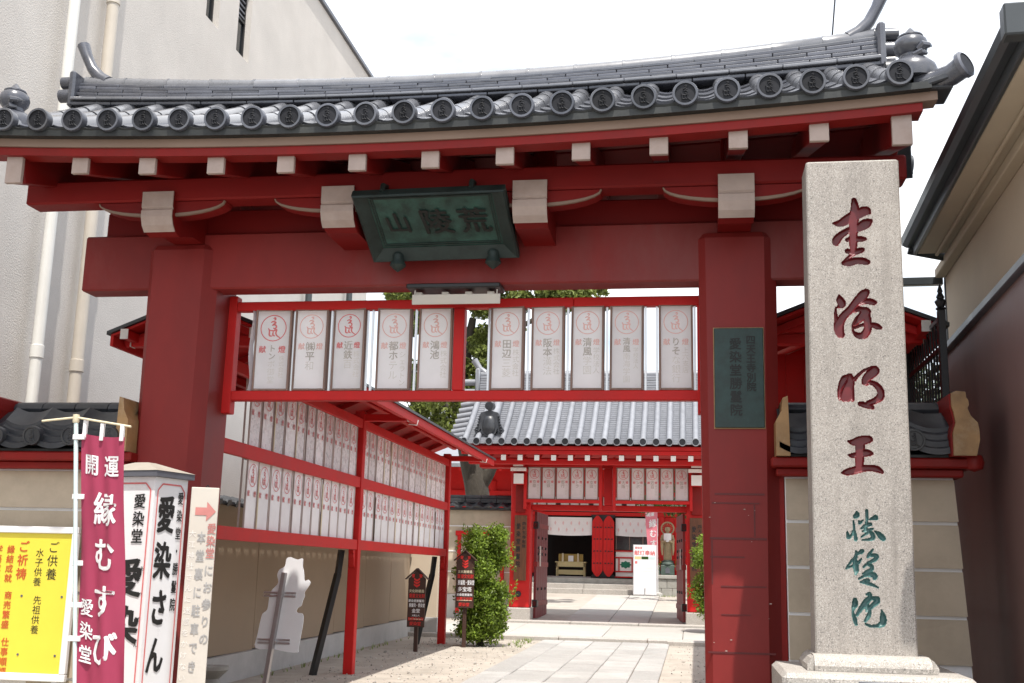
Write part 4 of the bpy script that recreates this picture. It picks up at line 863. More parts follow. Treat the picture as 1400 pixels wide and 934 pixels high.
# ------------------------------------------------------------------ inscribed granite pillar
st = thing('stone_pillar', 'tall granite pillar carved with red and teal characters in front of the right wall', 'monument', (1.14, -.75, 0))
SZ0, SZ1, SY = 1.05, 4.53, -.9
def sx0(z): return .800+(z-1.07)*.0085
def sx1(z): return 1.460+(z-1.07)*.0062
STROKES = {'ai':[[(1.161,4.226,0.0173),(1.165,4.162,0.0294),(1.156,4.091,0.0329),(1.15,4.007,0.0294),(1.146,3.916,0.0277),(1.141,3.846,0.0208)],[(1.01,4.056,0.0069),(1.063,4.058,0.026),(1.123,4.092,0.0346),(1.19,4.126,0.0346),(1.236,4.146,0.0329),(1.259,4.134,0.0173)],[(1.028,3.897,0.0104),(1.026,3.925,0.0277),(1.06,3.967,0.0242),(1.12,4.004,0.0208),(1.186,4.02,0.0277),(1.232,4.047,0.0346),(1.266,4.067,0.0173)],[(1.104,3.931,0.0138),(1.144,3.944,0.0138),(1.189,3.936,0.0208),(1.225,3.935,0.0121)],[(1.102,3.847,0.0173),(1.153,3.842,0.0208),(1.193,3.852,0.019),(1.213,3.858,0.0087)],[(1.147,3.832,0.0173),(1.106,3.798,0.0104),(1.07,3.764,0.0087)],[(1.076,3.76,0.0173),(1.112,3.763,0.026),(1.164,3.776,0.0242),(1.209,3.771,0.0242),(1.238,3.764,0.0173)]],
 'zen':[[(1.034,3.522,0.0058),(1.041,3.484,0.026),(1.051,3.455,0.0231),(1.015,3.433,0.0043)],[(1.008,3.433,0.0043),(1.005,3.393,0.0087),(1.011,3.331,0.0173),(1.023,3.279,0.0317),(1.035,3.24,0.026),(1.048,3.231,0.0115)],[(1.22,3.544,0.0231),(1.198,3.522,0.0317),(1.153,3.477,0.026),(1.108,3.42,0.0245),(1.064,3.376,0.026),(1.036,3.33,0.0288),(1.029,3.279,0.0288)],[(1.169,3.454,0.0087),(1.202,3.476,0.0173),(1.239,3.476,0.0216),(1.271,3.467,0.0173),(1.281,3.469,0.0072)],[(1.135,3.403,0.0087),(1.162,3.42,0.0159),(1.194,3.414,0.0202),(1.22,3.402,0.026)],[(1.21,3.408,0.026),(1.181,3.363,0.026),(1.137,3.312,0.0115)],[(1.171,3.386,0.004),(1.138,3.346,0.0058),(1.117,3.295,0.0052),(1.124,3.256,0.0087),(1.155,3.23,0.0202),(1.193,3.233,0.026),(1.221,3.277,0.026),(1.223,3.328,0.026),(1.219,3.374,0.0231)],[(1.13,3.284,0.0087),(1.19,3.306,0.0101),(1.254,3.305,0.0173),(1.285,3.294,0.0202),(1.303,3.285,0.0144)]],
 'myo':[[(1.082,2.943,0.0104),(1.048,2.916,0.0234),(1.022,2.856,0.0182),(1.015,2.806,0.0156),(1.014,2.771,0.0052)],[(1.087,2.941,0.0182),(1.092,2.901,0.0259),(1.074,2.851,0.0337),(1.063,2.801,0.0389),(1.043,2.781,0.0208)],[(1.089,2.866,0.0234),(1.092,2.806,0.0208),(1.1,2.771,0.0104)],[(1.117,2.916,0.013),(1.144,2.946,0.0091),(1.178,2.976,0.0073),(1.217,2.995,0.0065),(1.237,3.003,0.0065)],[(1.241,3.005,0.0078),(1.259,2.98,0.0285),(1.225,2.95,0.0311),(1.195,2.916,0.0259),(1.195,2.896,0.0234)],[(1.18,2.896,0.0156),(1.232,2.893,0.0156),(1.269,2.87,0.0195),(1.291,2.831,0.0234),(1.285,2.791,0.0247),(1.251,2.766,0.0208),(1.208,2.749,0.0182)],[(1.146,2.744,0.013),(1.179,2.737,0.0195),(1.217,2.727,0.0182),(1.233,2.717,0.0104)]],
 'o':[[(1.059,2.483,0.0039),(1.094,2.476,0.0208),(1.137,2.484,0.0311),(1.18,2.494,0.0285),(1.203,2.496,0.0208),(1.217,2.491,0.0078)],[(1.141,2.479,0.0324),(1.136,2.406,0.0298),(1.131,2.333,0.0272),(1.125,2.289,0.0247)],[(1.058,2.387,0.0031),(1.086,2.383,0.0156),(1.124,2.389,0.0195),(1.176,2.401,0.0234),(1.2,2.401,0.0182),(1.22,2.397,0.0052)],[(1.009,2.263,0.0039),(1.045,2.269,0.0208),(1.087,2.279,0.0247),(1.144,2.294,0.0234),(1.2,2.299,0.0208),(1.247,2.29,0.0208),(1.279,2.271,0.0104)]],
 'sho':[[(1.1,1.995,0.0078),(1.102,1.976,0.0156),(1.087,1.966,0.013)],[(1.077,1.937,0.0026),(1.078,1.904,0.0073),(1.079,1.871,0.0078),(1.085,1.838,0.0104),(1.087,1.812,0.0104)],[(1.033,1.865,0.0031),(1.036,1.837,0.0104),(1.04,1.823,0.0104),(1.06,1.842,0.0065),(1.072,1.866,0.0065)],[(1.167,2.005,0.0104),(1.166,1.977,0.0104),(1.163,1.929,0.0083),(1.156,1.886,0.0104),(1.153,1.867,0.0078)],[(1.112,1.933,0.0065),(1.118,1.924,0.0091),(1.138,1.941,0.0026)],[(1.184,1.948,0.0039),(1.208,1.956,0.0117),(1.222,1.963,0.0156),(1.228,1.954,0.0104)],[(1.126,1.886,0.0065),(1.155,1.905,0.0104),(1.183,1.915,0.0117),(1.195,1.918,0.0052)],[(1.135,1.867,0.0052),(1.168,1.875,0.0091),(1.2,1.885,0.0065)],[(1.124,1.829,0.0026),(1.153,1.848,0.0065),(1.181,1.863,0.0078),(1.199,1.844,0.013),(1.198,1.821,0.0117),(1.165,1.813,0.0065),(1.13,1.808,0.0039)],[(1.216,1.869,0.0026),(1.236,1.855,0.013),(1.254,1.836,0.0182),(1.267,1.822,0.0156),(1.272,1.817,0.0078)]],
 'man':[[(1.084,1.736,0.0039),(1.088,1.715,0.0091),(1.077,1.672,0.013),(1.08,1.635,0.0182),(1.084,1.607,0.0156),(1.078,1.579,0.0052)],[(1.092,1.717,0.0065),(1.116,1.727,0.0117),(1.125,1.735,0.013)],[(1.061,1.677,0.0065),(1.029,1.634,0.0052),(1.015,1.615,0.0039)],[(1.015,1.615,0.0031),(1.057,1.634,0.0065),(1.095,1.654,0.0104),(1.119,1.683,0.0039)],[(1.197,1.748,0.0031),(1.171,1.712,0.0091),(1.161,1.695,0.0065)],[(1.179,1.703,0.0052),(1.207,1.71,0.0117),(1.221,1.699,0.0117),(1.201,1.675,0.0117),(1.159,1.658,0.0052)],[(1.131,1.629,0.0065),(1.154,1.646,0.0078),(1.182,1.637,0.0117),(1.183,1.614,0.0117),(1.148,1.594,0.0117),(1.134,1.582,0.0039)],[(1.125,1.584,0.0029),(1.166,1.601,0.0043)],[(1.098,1.55,0.0058),(1.14,1.572,0.0087),(1.176,1.58,0.0173),(1.201,1.573,0.0173),(1.2,1.555,0.0115)],[(1.108,1.529,0.0043),(1.154,1.544,0.0101),(1.159,1.526,0.0087)],[(1.113,1.527,0.0043),(1.158,1.52,0.0101),(1.194,1.508,0.0072),(1.221,1.494,0.0043)]],
 'in':[[(1.068,1.412,0.0115),(1.067,1.384,0.0187),(1.055,1.353,0.0087),(1.052,1.322,0.0072),(1.063,1.281,0.013),(1.07,1.251,0.0087)],[(1.145,1.448,0.0058),(1.164,1.456,0.0087),(1.165,1.428,0.0144),(1.138,1.396,0.0187),(1.101,1.349,0.013),(1.077,1.312,0.0087)],[(1.185,1.423,0.0115),(1.21,1.419,0.0173),(1.212,1.403,0.0159),(1.183,1.377,0.013),(1.152,1.35,0.0115),(1.144,1.34,0.0072)],[(1.138,1.396,0.0173),(1.142,1.365,0.013),(1.144,1.34,0.0087)],[(1.164,1.34,0.0087),(1.15,1.304,0.013),(1.129,1.273,0.0072)],[(1.133,1.253,0.0058),(1.163,1.241,0.0081),(1.209,1.245,0.0101),(1.24,1.261,0.0202),(1.246,1.297,0.0202),(1.238,1.348,0.0029)]]}

XL, XH, ZL, ZH, DX = .93, 1.36, 1.20, 4.33, .0045
gx = np.arange(XL, XH+1e-6, DX); gzv = np.arange(ZL, ZH+1e-6, DX); GXX, GZZ = np.meshgrid(gx, gzv)
depth = np.zeros_like(GXX); owner = np.full(GXX.shape, -1)
for ci, (nm, sts) in enumerate(STROKES.items()):
    for s_ in sts:
        q = np.array(smooth(s_, 8))
        for a, b in zip(q, q[1:]):
            r = max(a[2], b[2])+.01
            i0, i1 = np.searchsorted(gzv, [min(a[1], b[1])-r, max(a[1], b[1])+r]); j0, j1 = np.searchsorted(gx, [min(a[0], b[0])-r, max(a[0], b[0])+r])
            if i1 <= i0 or j1 <= j0: continue
            px, pz = GXX[i0:i1, j0:j1], GZZ[i0:i1, j0:j1]; d = b-a; L2 = d[0]**2+d[1]**2+1e-12
            t = np.clip(((px-a[0])*d[0]+(pz-a[1])*d[1])/L2, 0, 1); rad = np.maximum(a[2]+(b[2]-a[2])*t, .004)
            dist = np.hypot(px-a[0]-d[0]*t, pz-a[1]-d[1]*t); ins = dist < rad
            dep = np.where(ins, np.minimum(.034, .010+1.3*rad*np.sqrt(np.clip(1-(dist/rad)**2, 0, 1))), 0)
            sub = depth[i0:i1, j0:j1]; up_ = dep > sub; depth[i0:i1, j0:j1] = np.where(up_, dep, sub)
            owner[i0:i1, j0:j1] = np.where(ins, ci, owner[i0:i1, j0:j1])
nz_, nx_ = GXX.shape; cen = owner
fo = np.maximum.reduce([owner[:-1, :-1], owner[1:, :-1], owner[:-1, 1:], owner[1:, 1:]])
idx = np.arange(nz_*nx_).reshape(nz_, nx_)
quads = np.stack([idx[:-1, :-1], idx[:-1, 1:], idx[1:, 1:], idx[1:, :-1]], -1).reshape(-1, 4); fo = fo.reshape(-1)
V3 = np.stack([GXX, SY+depth, GZZ], -1).reshape(-1, 3)
def sub_mesh(sel):
    q = quads[sel]; u, inv = np.unique(q, return_inverse=True); m = MB(); m.v = [tuple(p) for p in V3[u]]; m.f = [tuple(x) for x in inv.reshape(-1, 4)]; m.m = [0]*len(m.f); return m
m = sub_mesh(fo < 0)
zz = [SZ0, ZL, ZH, SZ1]
for k in range(3):
    a, b = zz[k], zz[k+1]; e = .012 if k == 2 else 0; c1 = .010
    if k == 1:
        m.add([(sx0(a)+c1, SY, a), (XL, SY, a), (XL, SY, b), (sx0(b)+c1, SY, b)], [(0, 1, 2, 3)]); m.add([(gx[-1], SY, a), (sx1(a)-c1, SY, a), (sx1(b)-c1, SY, b), (gx[-1], SY, b)], [(0, 1, 2, 3)])
        m.add([(XL, SY, gzv[-1]), (gx[-1], SY, gzv[-1]), (gx[-1], SY, b), (XL, SY, b)], [(0, 1, 2, 3)])
    else: m.add([(sx0(a)+c1, SY, a), (sx1(a)-c1, SY, a), (sx1(b)-c1, SY, b-e), (sx0(b)+c1, SY, b-e)], [(0, 1, 2, 3)])
yb_ = SY+.30; c1 = .010; T = SZ1
m.add([(sx0(SZ0), SY+c1, SZ0), (sx0(SZ0)+c1, SY, SZ0), (sx0(T)+c1, SY, T-.012), (sx0(T), SY+c1, T-.012)], [(0, 1, 2, 3)])
m.add([(sx1(SZ0), SY+c1, SZ0), (sx1(SZ0)-c1, SY, SZ0), (sx1(T)-c1, SY, T-.012), (sx1(T), SY+c1, T-.012)], [(3, 2, 1, 0)])
m.add([(sx0(SZ0), SY+c1, SZ0), (sx0(SZ0), yb_, SZ0), (sx0(T), yb_, T-.012), (sx0(T), SY+c1, T-.012)], [(3, 2, 1, 0)])
m.add([(sx1(SZ0), SY+c1, SZ0), (sx1(SZ0), yb_, SZ0), (sx1(T), yb_, T-.012), (sx1(T), SY+c1, T-.012)], [(0, 1, 2, 3)])
m.add([(sx0(SZ0), yb_, SZ0), (sx1(SZ0), yb_, SZ0), (sx1(T), yb_, T-.012), (sx0(T), yb_, T-.012)], [(3, 2, 1, 0)])
pt = [(sx0(T)+c1, SY), (sx1(T)-c1, SY), (sx1(T), SY+c1), (sx1(T), yb_), (sx0(T), yb_), (sx0(T), SY+c1)]
m.add([(x, y, T-.012) for x, y in pt]+[(x+(.010 if x < 1.1 else -.010), y+(.01 if y < -.75 else -.01), T) for x, y in pt], [(i, (i+1) % 6, 6+(i+1) % 6, 6+i) for i in range(6)]+[(6, 7, 8, 9, 10, 11)])
shaft = ob('shaft', m, 'granite', st, fix=False)
for ci, nm in enumerate(STROKES):
    c = ob('carved_character', sub_mesh(fo == ci), 'carve_red' if ci < 4 else 'carve_teal', shaft, smooth=50, fix=False)
    c['label'] = ('dark red' if ci < 4 else 'teal')+' carved character'
m = MB(); pr_ = [(-1.06, .955), (-1.045, .952), (-1.055, 1.0), (-1.03, 1.035), (-.985, 1.052), (-.90, 1.056), (-.55, 1.056), (-.47, 1.04), (-.45, .952)]
pr_ = [(-1.075, .953), (-1.08, .985), (-1.065, 1.02), (-1.03, 1.043), (-.98, 1.053), (-.52, 1.053), (-.46, 1.035), (-.44, .953)]
m.prism(pr_, 'x', .775, 1.515); ob('cushion_stone', m, 'granite_base', st, smooth=30)
m = MB(); n = 10
pl = [(.73, .953), (.73, .99), (.755, 1.03), (.775, 1.045), (.775, .953)]
m.prism(pl, 'y', -1.05, -.47); m.prism([(2*1.145-x, z) for x, z in pl], 'y', -1.05, -.47); ob('cushion_end', m, 'granite_base', st)
st.location = (1.0837, -1.158, .0766); st.scale = (.9506,)*3
m = MB(); m.box(.55, 1.745, -1.30, -.22, .62, .951, .03); m.box(.36, 1.93, -1.45, -.18, -.16, .618, .03); ob('plinth', m, 'granite_base', st)
m = MB(); m.box(1.02, 1.26, -1.312, -1.301, .76, .915, .003); ob('small_plate', m, 'trim_grey', st)

# ------------------------------------------------------------------ boards and banners left of the gate
yb0 = thing('yellow_notice_board', 'yellow notice board in a white frame with orange and black text, left of the banner', 'signboard', (-5.7, -.10, 0))
m = MB(); m.box(-6.36, -5.12, -.10, -.075, .60, 1.80, .0); ob('sheet', m, 'yellow_sheet', yb0)
m = MB(); m.box(-6.40, -5.06, -.118, -.072, 1.765, 1.82, .006); m.box(-6.40, -5.06, -.118, -.072, .575, .635, .006); m.box(-5.115, -5.06, -.1185, -.0715, .636, 1.764, .006); m.box(-6.40, -6.345, -.1185, -.0715, .636, 1.764, .006); ob('frame', m, 'sign_white', yb0)
m = MB(); m.box(-5.2, -5.15, -.07, -.03, -.03, 1.7, .004); m.box(-6.3, -6.25, -.07, -.03, -.03, 1.7, .004); ob('leg', m, 'alu', yb0)
fn = plane((0, -.1025, 0), (1, 0, 0), (0, 0, 1)); m = Chars()
vtext(m, 'ご祈祷', -5.545, 1.70, .098, fn, BOLD, 1.14)
for u, cols_ in ((-5.66, ('縁結成就', '商売繁盛', '仕事順調')), (-5.77, ('学藝成就', '厄除開運', '病気平癒'))):
    for k, c in enumerate(cols_): vtext(m, c, u+.018*k, 1.66-.375*k, .070, fn, BOLD, 1.12)
obs('character', m, 'print_orange', yb0)
m = Chars(); vtext(m, 'ご供養', -5.275, 1.70, .10, fn, REG, 1.1); vtext(m, '水子供養', -5.395, 1.64, .075, fn, REG, 1.05); vtext(m, '先祖供養', -5.375, 1.255, .075, fn, REG, 1.05)
obs('character', m, 'ink_black', yb0)
for x, z in ((-5.52, 1.25), (-5.16, 1.25), (-5.50, .78), (-5.17, .78)): ob('screw', MB().tube([(x, -.104, z), (x, -.1, z)], .010, 8), 'trim_grey', yb0)
# maroon banner on a pole
bn = thing('banner', 'tall maroon banner with white characters on a pale pole at lower left', 'banner', (-4.36, -1.35, 0))
m = MB(); m.tube([(-4.20, -1.35, -.3+.29), (-4.462, -1.35, 2.56)], .016, 10); po = ob('pole', m, 'pole_pale', bn, smooth=50)
m = MB(); m.lathe([(.02, 0), (.024, .01), (.024, .06), (.001, .065)], (-4.462, -1.35, 2.535), 10); m.tube([(-4.73, -1.35, 2.548), (-4.462, -1.35, 2.575), (-3.99, -1.42, 2.50)], .008, 8); ob('crossbar', m, 'bamboo', bn, smooth=50)
m = MB(); m.lathe([(.001, 0), (.15, 0), (.16, .06), (.14, .1), (.03, .12), (.001, .12)], (-4.21, -1.35, 0), 16); ob('stand', m, 'concrete', bn)
def bf(u, v, o=0):                                                        # u 0..1 across, v metres down from the top edge
    x0, x1 = -4.408+.082*v, -4.036+.092*v*.95; x = x0+(x1-x0)*u
    wv = .022*math.sin(u*5.2+v*1.3)*min(1, v*1.2+.15)+.016*math.sin(u*11+v*2.1+1)*min(1, v+.2)+.006*math.sin(u*19-v*5)
    return Vector((x, -1.35-.06*u+wv-o, 2.46-.035*u-.012*math.sin(u*math.pi)-v))
m = MB(); m.slab(lambda a, b: bf(a, b*1.95), 16, 44, (0, .003, 0)); ob('cloth', m, 'banner', bn, smooth=60)
m = Chars(); bw_ = lambda u, v: bf((u+.19)/.38, -v, .004)
put(m, '開', -.095, -.215, .155, bw_, BOLD, .85); put(m, '運', .085, -.215, .165, bw_, BOLD, .85)
vtext(m, '縁むすび', .035, -.40, .245, bw_, BOLD, 1.30, .86); vtext(m, '愛染堂', -.115, -1.16, .125, bw_, BOLD, 1.28, .9); obs('character', m, 'cloth_white', bn)
for u in (.06, .47, .95):
    c = bf(u, 0); m = MB(); m.box(c.x-.014, c.x+.014, c.y-.014, c.y+.014, c.z-.03, c.z+.105-.02*u, .003); ob('loop', m, 'cloth_white', bn)
for v in (.03, .46, .93, 1.22, 1.45):
    c = bf(0, v); m = MB(); m.box(c.x-.06, c.x+.03, c.y-.022, c.y+.022, c.z-.018, c.z+.018, .003); ob('loop', m, 'cloth_white', bn)
# roofed white box sign
bx = thing('box_sign', 'white box sign with black brush characters and low pitched cap, behind the banner', 'sign', (-4.2, -.6, 0))
th = R(76); C0 = Vector((-4.05, -.85, 0)); UR = Vector((math.cos(th), math.sin(th), 0)); UL = Vector((-math.sin(th), math.cos(th), 0)); WR, WL = .38, .55
def prism_box(z0, z1, g, mb): 
    q = [C0-UR*g-UL*g, C0+UR*(WR+g)-UL*g, C0+UR*(WR+g)+UL*(WL+g), C0-UR*g+UL*(WL+g)]; v = [p+Vector((0, 0, z0)) for p in q]+[p+Vector((0, 0, z1)) for p in q]
    return mb.add(v, [(3, 2, 1, 0), (4, 5, 6, 7)]+[(i, (i+1) % 4, 4+(i+1) % 4, 4+i) for i in range(4)])
ob('body', prism_box(.12, 2.19, 0, MB()), 'sign_white', bx)
ob('base', prism_box(-.02, .118, .02, MB()), 'trim_grey', bx)
m = prism_box(2.192, 2.235, .035, MB()); ob('cap_rim', m, 'trim_grey', bx)
q = [C0-UR*.04-UL*.04, C0+UR*(WR+.04)-UL*.04, C0+UR*(WR+.04)+UL*(WL+.04), C0-UR*.04+UL*(WL+.04)]; ap = sum(q, Vector())/4
m = MB(); m.add([p+Vector((0, 0, 2.237)) for p in q]+[p+(ap-p)*.8+Vector((0, 0, 2.315)) for p in q], [(i, (i+1) % 4, 4+(i+1) % 4, 4+i) for i in range(4)]+[(4, 5, 6, 7), (3, 2, 1, 0)]); ob('cap', m, 'roof_cap', bx)
NR = -UL; NL = -UR
fR = plane(C0+NR*.004, UR, (0, 0, 1)); fL = plane(C0+NL*.004+UL*WL, -UL, (0, 0, 1))
m = MB()
for fn, w in ((fR, WR), (fL, WL)):
    c = .05; g_ = .035; out = [(g_+c, 2.14), (w-g_-c, 2.14), (w-g_, 2.14-c), (w-g_, .25), (g_, .25), (g_, 2.14-c)]
    for (a, b) in zip(out, out[1:]+out[:1]):
        d = Vector((b[0]-a[0], b[1]-a[1])).normalized(); nn = Vector((-d.y, d.x))*.006
        m.add([fn(a[0]-nn.x, a[1]-nn.y), fn(b[0]-nn.x, b[1]-nn.y), fn(b[0]+nn.x, b[1]+nn.y), fn(a[0]+nn.x, a[1]+nn.y)], [(0, 1, 2, 3)])
ob('border', m, 'print_red', bx, fix=False)
m = Chars(); vtext(m, '愛染さん', .15, 2.05, .29, fR, 'brush', 1.2, .68); vtext(m, '愛染堂・勝鬘院', .305, 2.09, .10, fR, BOLD, 1.35, .65)
vtext(m, '愛染堂', .42, 2.06, .115, fL, BOLD, 1.15); vtext(m, '愛染', .36, 1.57, .29, fL, 'brush', 1.2); vtext(m, 'あいぜん', .495, 1.52, .042, fL, REG, 4.4)
obs('character', m, 'ink_black', bx)
# weathered arrow board
ar = thing('arrow_board', 'weathered upright board with a red arrow leaning at the foot of the left pillar', 'sign', (-3.775, -.55, 0), R(24))
m = MB(); m.box(-.105, .105, -.035, .03, -.01, 2.13, .004); ob('board', m, 'sign_weather', ar)
fn = plane((0, -.0385, 0), (1, 0, 0), (0, 0, 1)); m = MB()
m.add([fn(*p) for p in ((-.065, 1.975), (.02, 1.975), (.02, 2.02), (.09, 1.945), (.02, 1.87), (.02, 1.915), (-.065, 1.915))], [(0, 1, 2, 3, 4, 5, 6)])
ob('arrow', m, 'arrow_red', ar, fix=False)
m = Chars(); vtext(m, '愛染堂', .068, 1.855, .085, fn, BOLD, 1.1, .8); obs('character', m, 'arrow_red', ar)
m = Chars(); vtext(m, 'にお参りの', .068, 1.54, .09, fn, BOLD, 1.42, .8); vtext(m, '本堂裏に駐車でき', -.005, 1.79, .095, fn, BOLD, 1.45, .7); obs('character', m, 'ink_faded', ar)
m = MB(); vtext(m, '大江神社さんに迷惑をかけないよう', -.072, 1.80, .055, fn, REG, 1.5); ob('small_lettering', m, 'ink_pale', ar, fix=False, kind='stuff')
m = MB(); m.tube([(.0, 0, 2.128), (.015, 0, 2.15), (.03, 0, 2.128)], .006, 6); ob('hook', m, 'black', ar)
# back of a cat-shaped board on a post
cs = thing('cat_shaped_sign', 'white cat-shaped board seen from behind, clamped to a metal post under the left rack', 'sign', (-5.14, 4.95, gz(4.9)))
k_ = .835; cs.scale = (k_,)*3; cs.location = (-5.14*k_, -9+13.95*k_, 1.55+(gz(4.9)-1.55)*k_)
px = [(234, 98), (262, 110), (285, 117), (312, 111), (321, 122), (321, 165), (330, 195), (335, 230), (340, 262), (362, 255), (378, 270), (374, 292), (345, 335), (346, 365), (334, 395), (328, 425), (305, 440), (297, 462), (310, 472), (335, 476), (346, 500), (344, 560), (325, 700), (320, 730), (240, 722), (150, 702), (36, 692), (45, 600), (60, 500), (72, 465), (100, 440), (108, 360), (122, 315), (150, 285), (163, 260), (153, 215), (165, 180), (200, 158), (207, 115), (218, 101)]
def cpt(x, y): return (-5.409+(x-36)*.00193, .53+(692-y)*.00185+(x-36)*.00012)
pp = smooth([cpt(*p)+(0,) for p in px]+[cpt(*px[0])+(0,)], 3)[:-1]
m = MB(); m.prism([(p[0], p[1]) for p in pp], 'y', 4.93, 4.945); ob('board', m, 'sign_white', cs)
m = MB(); m.bar((-5.286, 4.885, -.31), (-5.075, 4.885, 1.46), .085, .05, .004); ob('post', m, 'steel_post', cs)
for z in (1.19, .62):
    m = MB(); xc = -5.13-(1.2-z)*.07; 
    for dz in (-.02, .02): m.box(xc-.21, xc+.21, 4.91, 4.929, z+dz-.012, z+dz+.012, .003)
    m.tube([(xc+.03, 4.86, z), (xc+.03, 4.93, z)], .016, 8); ob('clamp', m, 'alu', cs)
bo = MB(); bo.lathe([(.001, 0), (.13, 0), (.14, .12), (.10, .2), (.17, .27), (.2, .30), (.2, .34), (.16, .335), (.001, .31)], (-5.55, 3.95, gz(4)), 20); tag(ob('stone_basin', bo, 'stone_grey', smooth=40), 'small round stone basin against the wall footing under the left rack', 'basin')
# small roofed guide posts
def guide(x, y, zt, zb, w, label, lines):
    t = thing('guide_sign', label, 'sign', (x, y, gz(y)))
    m = MB(); m.box(x-.035, x+.035, y-.03, y+.03, gz(y)-.05, zb+.1, .006); ob('post', m, 'brown_board', t)
    m = MB(); m.prism([(x-w/2, zb), (x+w/2, zb), (x+w/2, zt-.16), (x, zt), (x-w/2, zt-.16)], 'y', y-.075, y-.035); ob('board', m, 'brown_board', t)
    for q in (-1, 1):
        m = MB(); m.bar((x, y-.06, zt+.02), (x+q*(w/2+.05), y-.06, zt-.17), .11, .015, .002, upv=(0, 0, 1)); ob('roof', m, 'brown_board', t)
    fn = plane((x, y-.0785, 0), (1, 0, 0), (0, 0, 1)); h = zt-.16-zb
    M_ = {k: MB() for k in 'rwg'}
    c = M_['r']; zc = zt-.17
    for a, b in ((-.07, .07), (.07, .07)):
        c.add([fn(a-.03, zc+.09), fn(a+.03, zc+.09), fn(a+.02, zc+.03), fn(a-.02, zc+.03)], [(0, 1, 2, 3)])
    for k in range(3): c.add([fn(-.055, zc+.025-.05*k), fn(0, zc-.005-.05*k), fn(.055, zc+.025-.05*k), fn(.055, zc-.005-.05*k), fn(0, zc-.04-.05*k), fn(-.055, zc-.005-.05*k)], [(0, 1, 4, 5), (1, 2, 3, 4)])
    z = zc-.175
    for s_, col, sz in lines:
        n_ = len(s_); sp = min(1.0, (w*.92)/(n_*sz)); htext(M_[col], s_, x*0-n_*sz*sp/2, z-sz*.5, sz, fn, BOLD, sp, sp*.98); z -= sz*1.32
    M_['g'].add([fn(-w*.42, zb+.13), fn(w*.42, zb+.13), fn(w*.42, zb+.145), fn(-w*.42, zb+.145)], [(0, 1, 2, 3)])
    htext(M_['r'], '愛染堂', -.11, zb+.06, .07, fn, BOLD)
    for k, nm, mt in (('r', 'red_lettering', 'sign_red'), ('w', 'lettering', 'sign_white'), ('g', 'pale_lettering', 'bamboo')): ob(nm, M_[k], mt, t, fix=False, kind='stuff')
guide(-4.83, 11.0, 1.53, .54, .31, 'small brown guide sign with peaked top near the far rack post', [('文化財建造', 'g', .055), ('重要文化財', 'r', .075), ('愛染堂勝鬘院', 'w', .05), ('勝鬘院・愛染堂', 'w', .07), ('金堂', 'w', .075), ('大阪上六', 'w', .035), ('重要文化財', 'r', .06)])
guide(-4.23, 12.3, 1.88, .85, .34, 'brown guide sign with peaked top half covered by the clipped shrub', [('文化財建造', 'g', .055), ('重要文化財', 'r', .08), ('勝鬘院・愛染堂', 'w', .095), ('多宝塔', 'w', .09), ('愛染堂勝鬘院', 'w', .05), ('重要文化財', 'r', .065)])

# ------------------------------------------------------------------ foliage
def leaf(mb, p, s, rng, upb=.5):
    n = Vector((rng.gauss(0, 1), rng.gauss(0, 1), rng.gauss(0, 1)+upb)).normalized(); a = n.orthogonal().normalized(); a = (Matrix.Rotation(rng.random()*6.28, 3, n) @ a); b = n.cross(a)
    l = s*rng.uniform(.7, 1.3); w = l*.5
    mb.add([p-a*l*.5, p+b*w*.5+n*l*.06, p+a*l*.5-n*l*.05, p-b*w*.5+n*l*.06], [(0, 1, 2), (0, 2, 3)])
def shrub(name, label, c, blobs, n, s, seed, group=None, mt='leaf'):
    r_ = random.Random(seed); t = thing(name, label, 'shrub', c, 0, group); m = MB()
    tot = sum(b[3]*b[4]*b[5] for b in blobs)
    for (x, y, z, rx, ry, rz_) in blobs:
        for k in range(int(n*rx*ry*rz_/tot)):
            d = Vector((r_.gauss(0, 1), r_.gauss(0, 1), r_.gauss(0, 1))).normalized(); q = r_.uniform(.2, 1.08) if r_.random() < .9 else r_.uniform(1.02, 1.2)
            leaf(m, Vector((x+d.x*rx*q, y+d.y*ry*q, z+d.z*rz_*q)), s, r_)
    ob('foliage', m, mt, t, fix=False)
    m = MB()
    for k in range(7):
        a = r_.random()*6.28; top = Vector((c[0]+.3*math.cos(a), c[1]+.3*math.sin(a), c[2]+r_.uniform(1.0, 1.7))); m.tube([(c[0]+.05*math.cos(a), c[1]+.05*math.sin(a), c[2]-.03), (c[0]+.14*math.cos(a), c[1]+.14*math.sin(a), c[2]+.6), top], [.022, .016, .006], 6)
    ob('stem', m, 'bark', t); return t
bl = []
r_ = random.Random(5)
for k in range(90):
    z = r_.uniform(.34, 2.28); rad = .46 if .9 < z < 2.0 else .36; a = r_.random()*6.28; q = r_.random()**.5*rad
    bl.append((-3.97+.05*(z-1.2)+q*math.cos(a)*1.08, 12.75+q*math.sin(a)*.8, z, *(r_.uniform(.12, .24) for _ in 'abc')))
for k in range(26):                                                       # loose shoots that break the outline
    z = r_.uniform(.6, 2.5); a = r_.random()*6.28; q = r_.uniform(.5, .66); bl.append((-3.95+q*math.cos(a), 12.75+q*math.sin(a)*.8, z, .05, .05, r_.uniform(.08, .16)))
shrub('clipped_shrub', 'bright green clipped column shrub in front of the inner gate, left of the path', (-4.0, 12.7, gz(12.7)), bl, 26000, .068, 11, 'shrubs before the inner gate')
bl = []
for k in range(60):
    z = r_.uniform(.55, 2.25); a = r_.random()*6.28; q = r_.random()**.5*.42; bl.append((.42+q*math.cos(a), 16.9+q*math.sin(a)*.8, z+.1, *(r_.uniform(.12, .25) for _ in 'abc')))
shrub('clipped_shrub', 'green clipped shrub half hidden behind the right gate pillar', (.42, 16.9, .3), bl, 14000, .068, 12, 'shrubs before the inner gate')
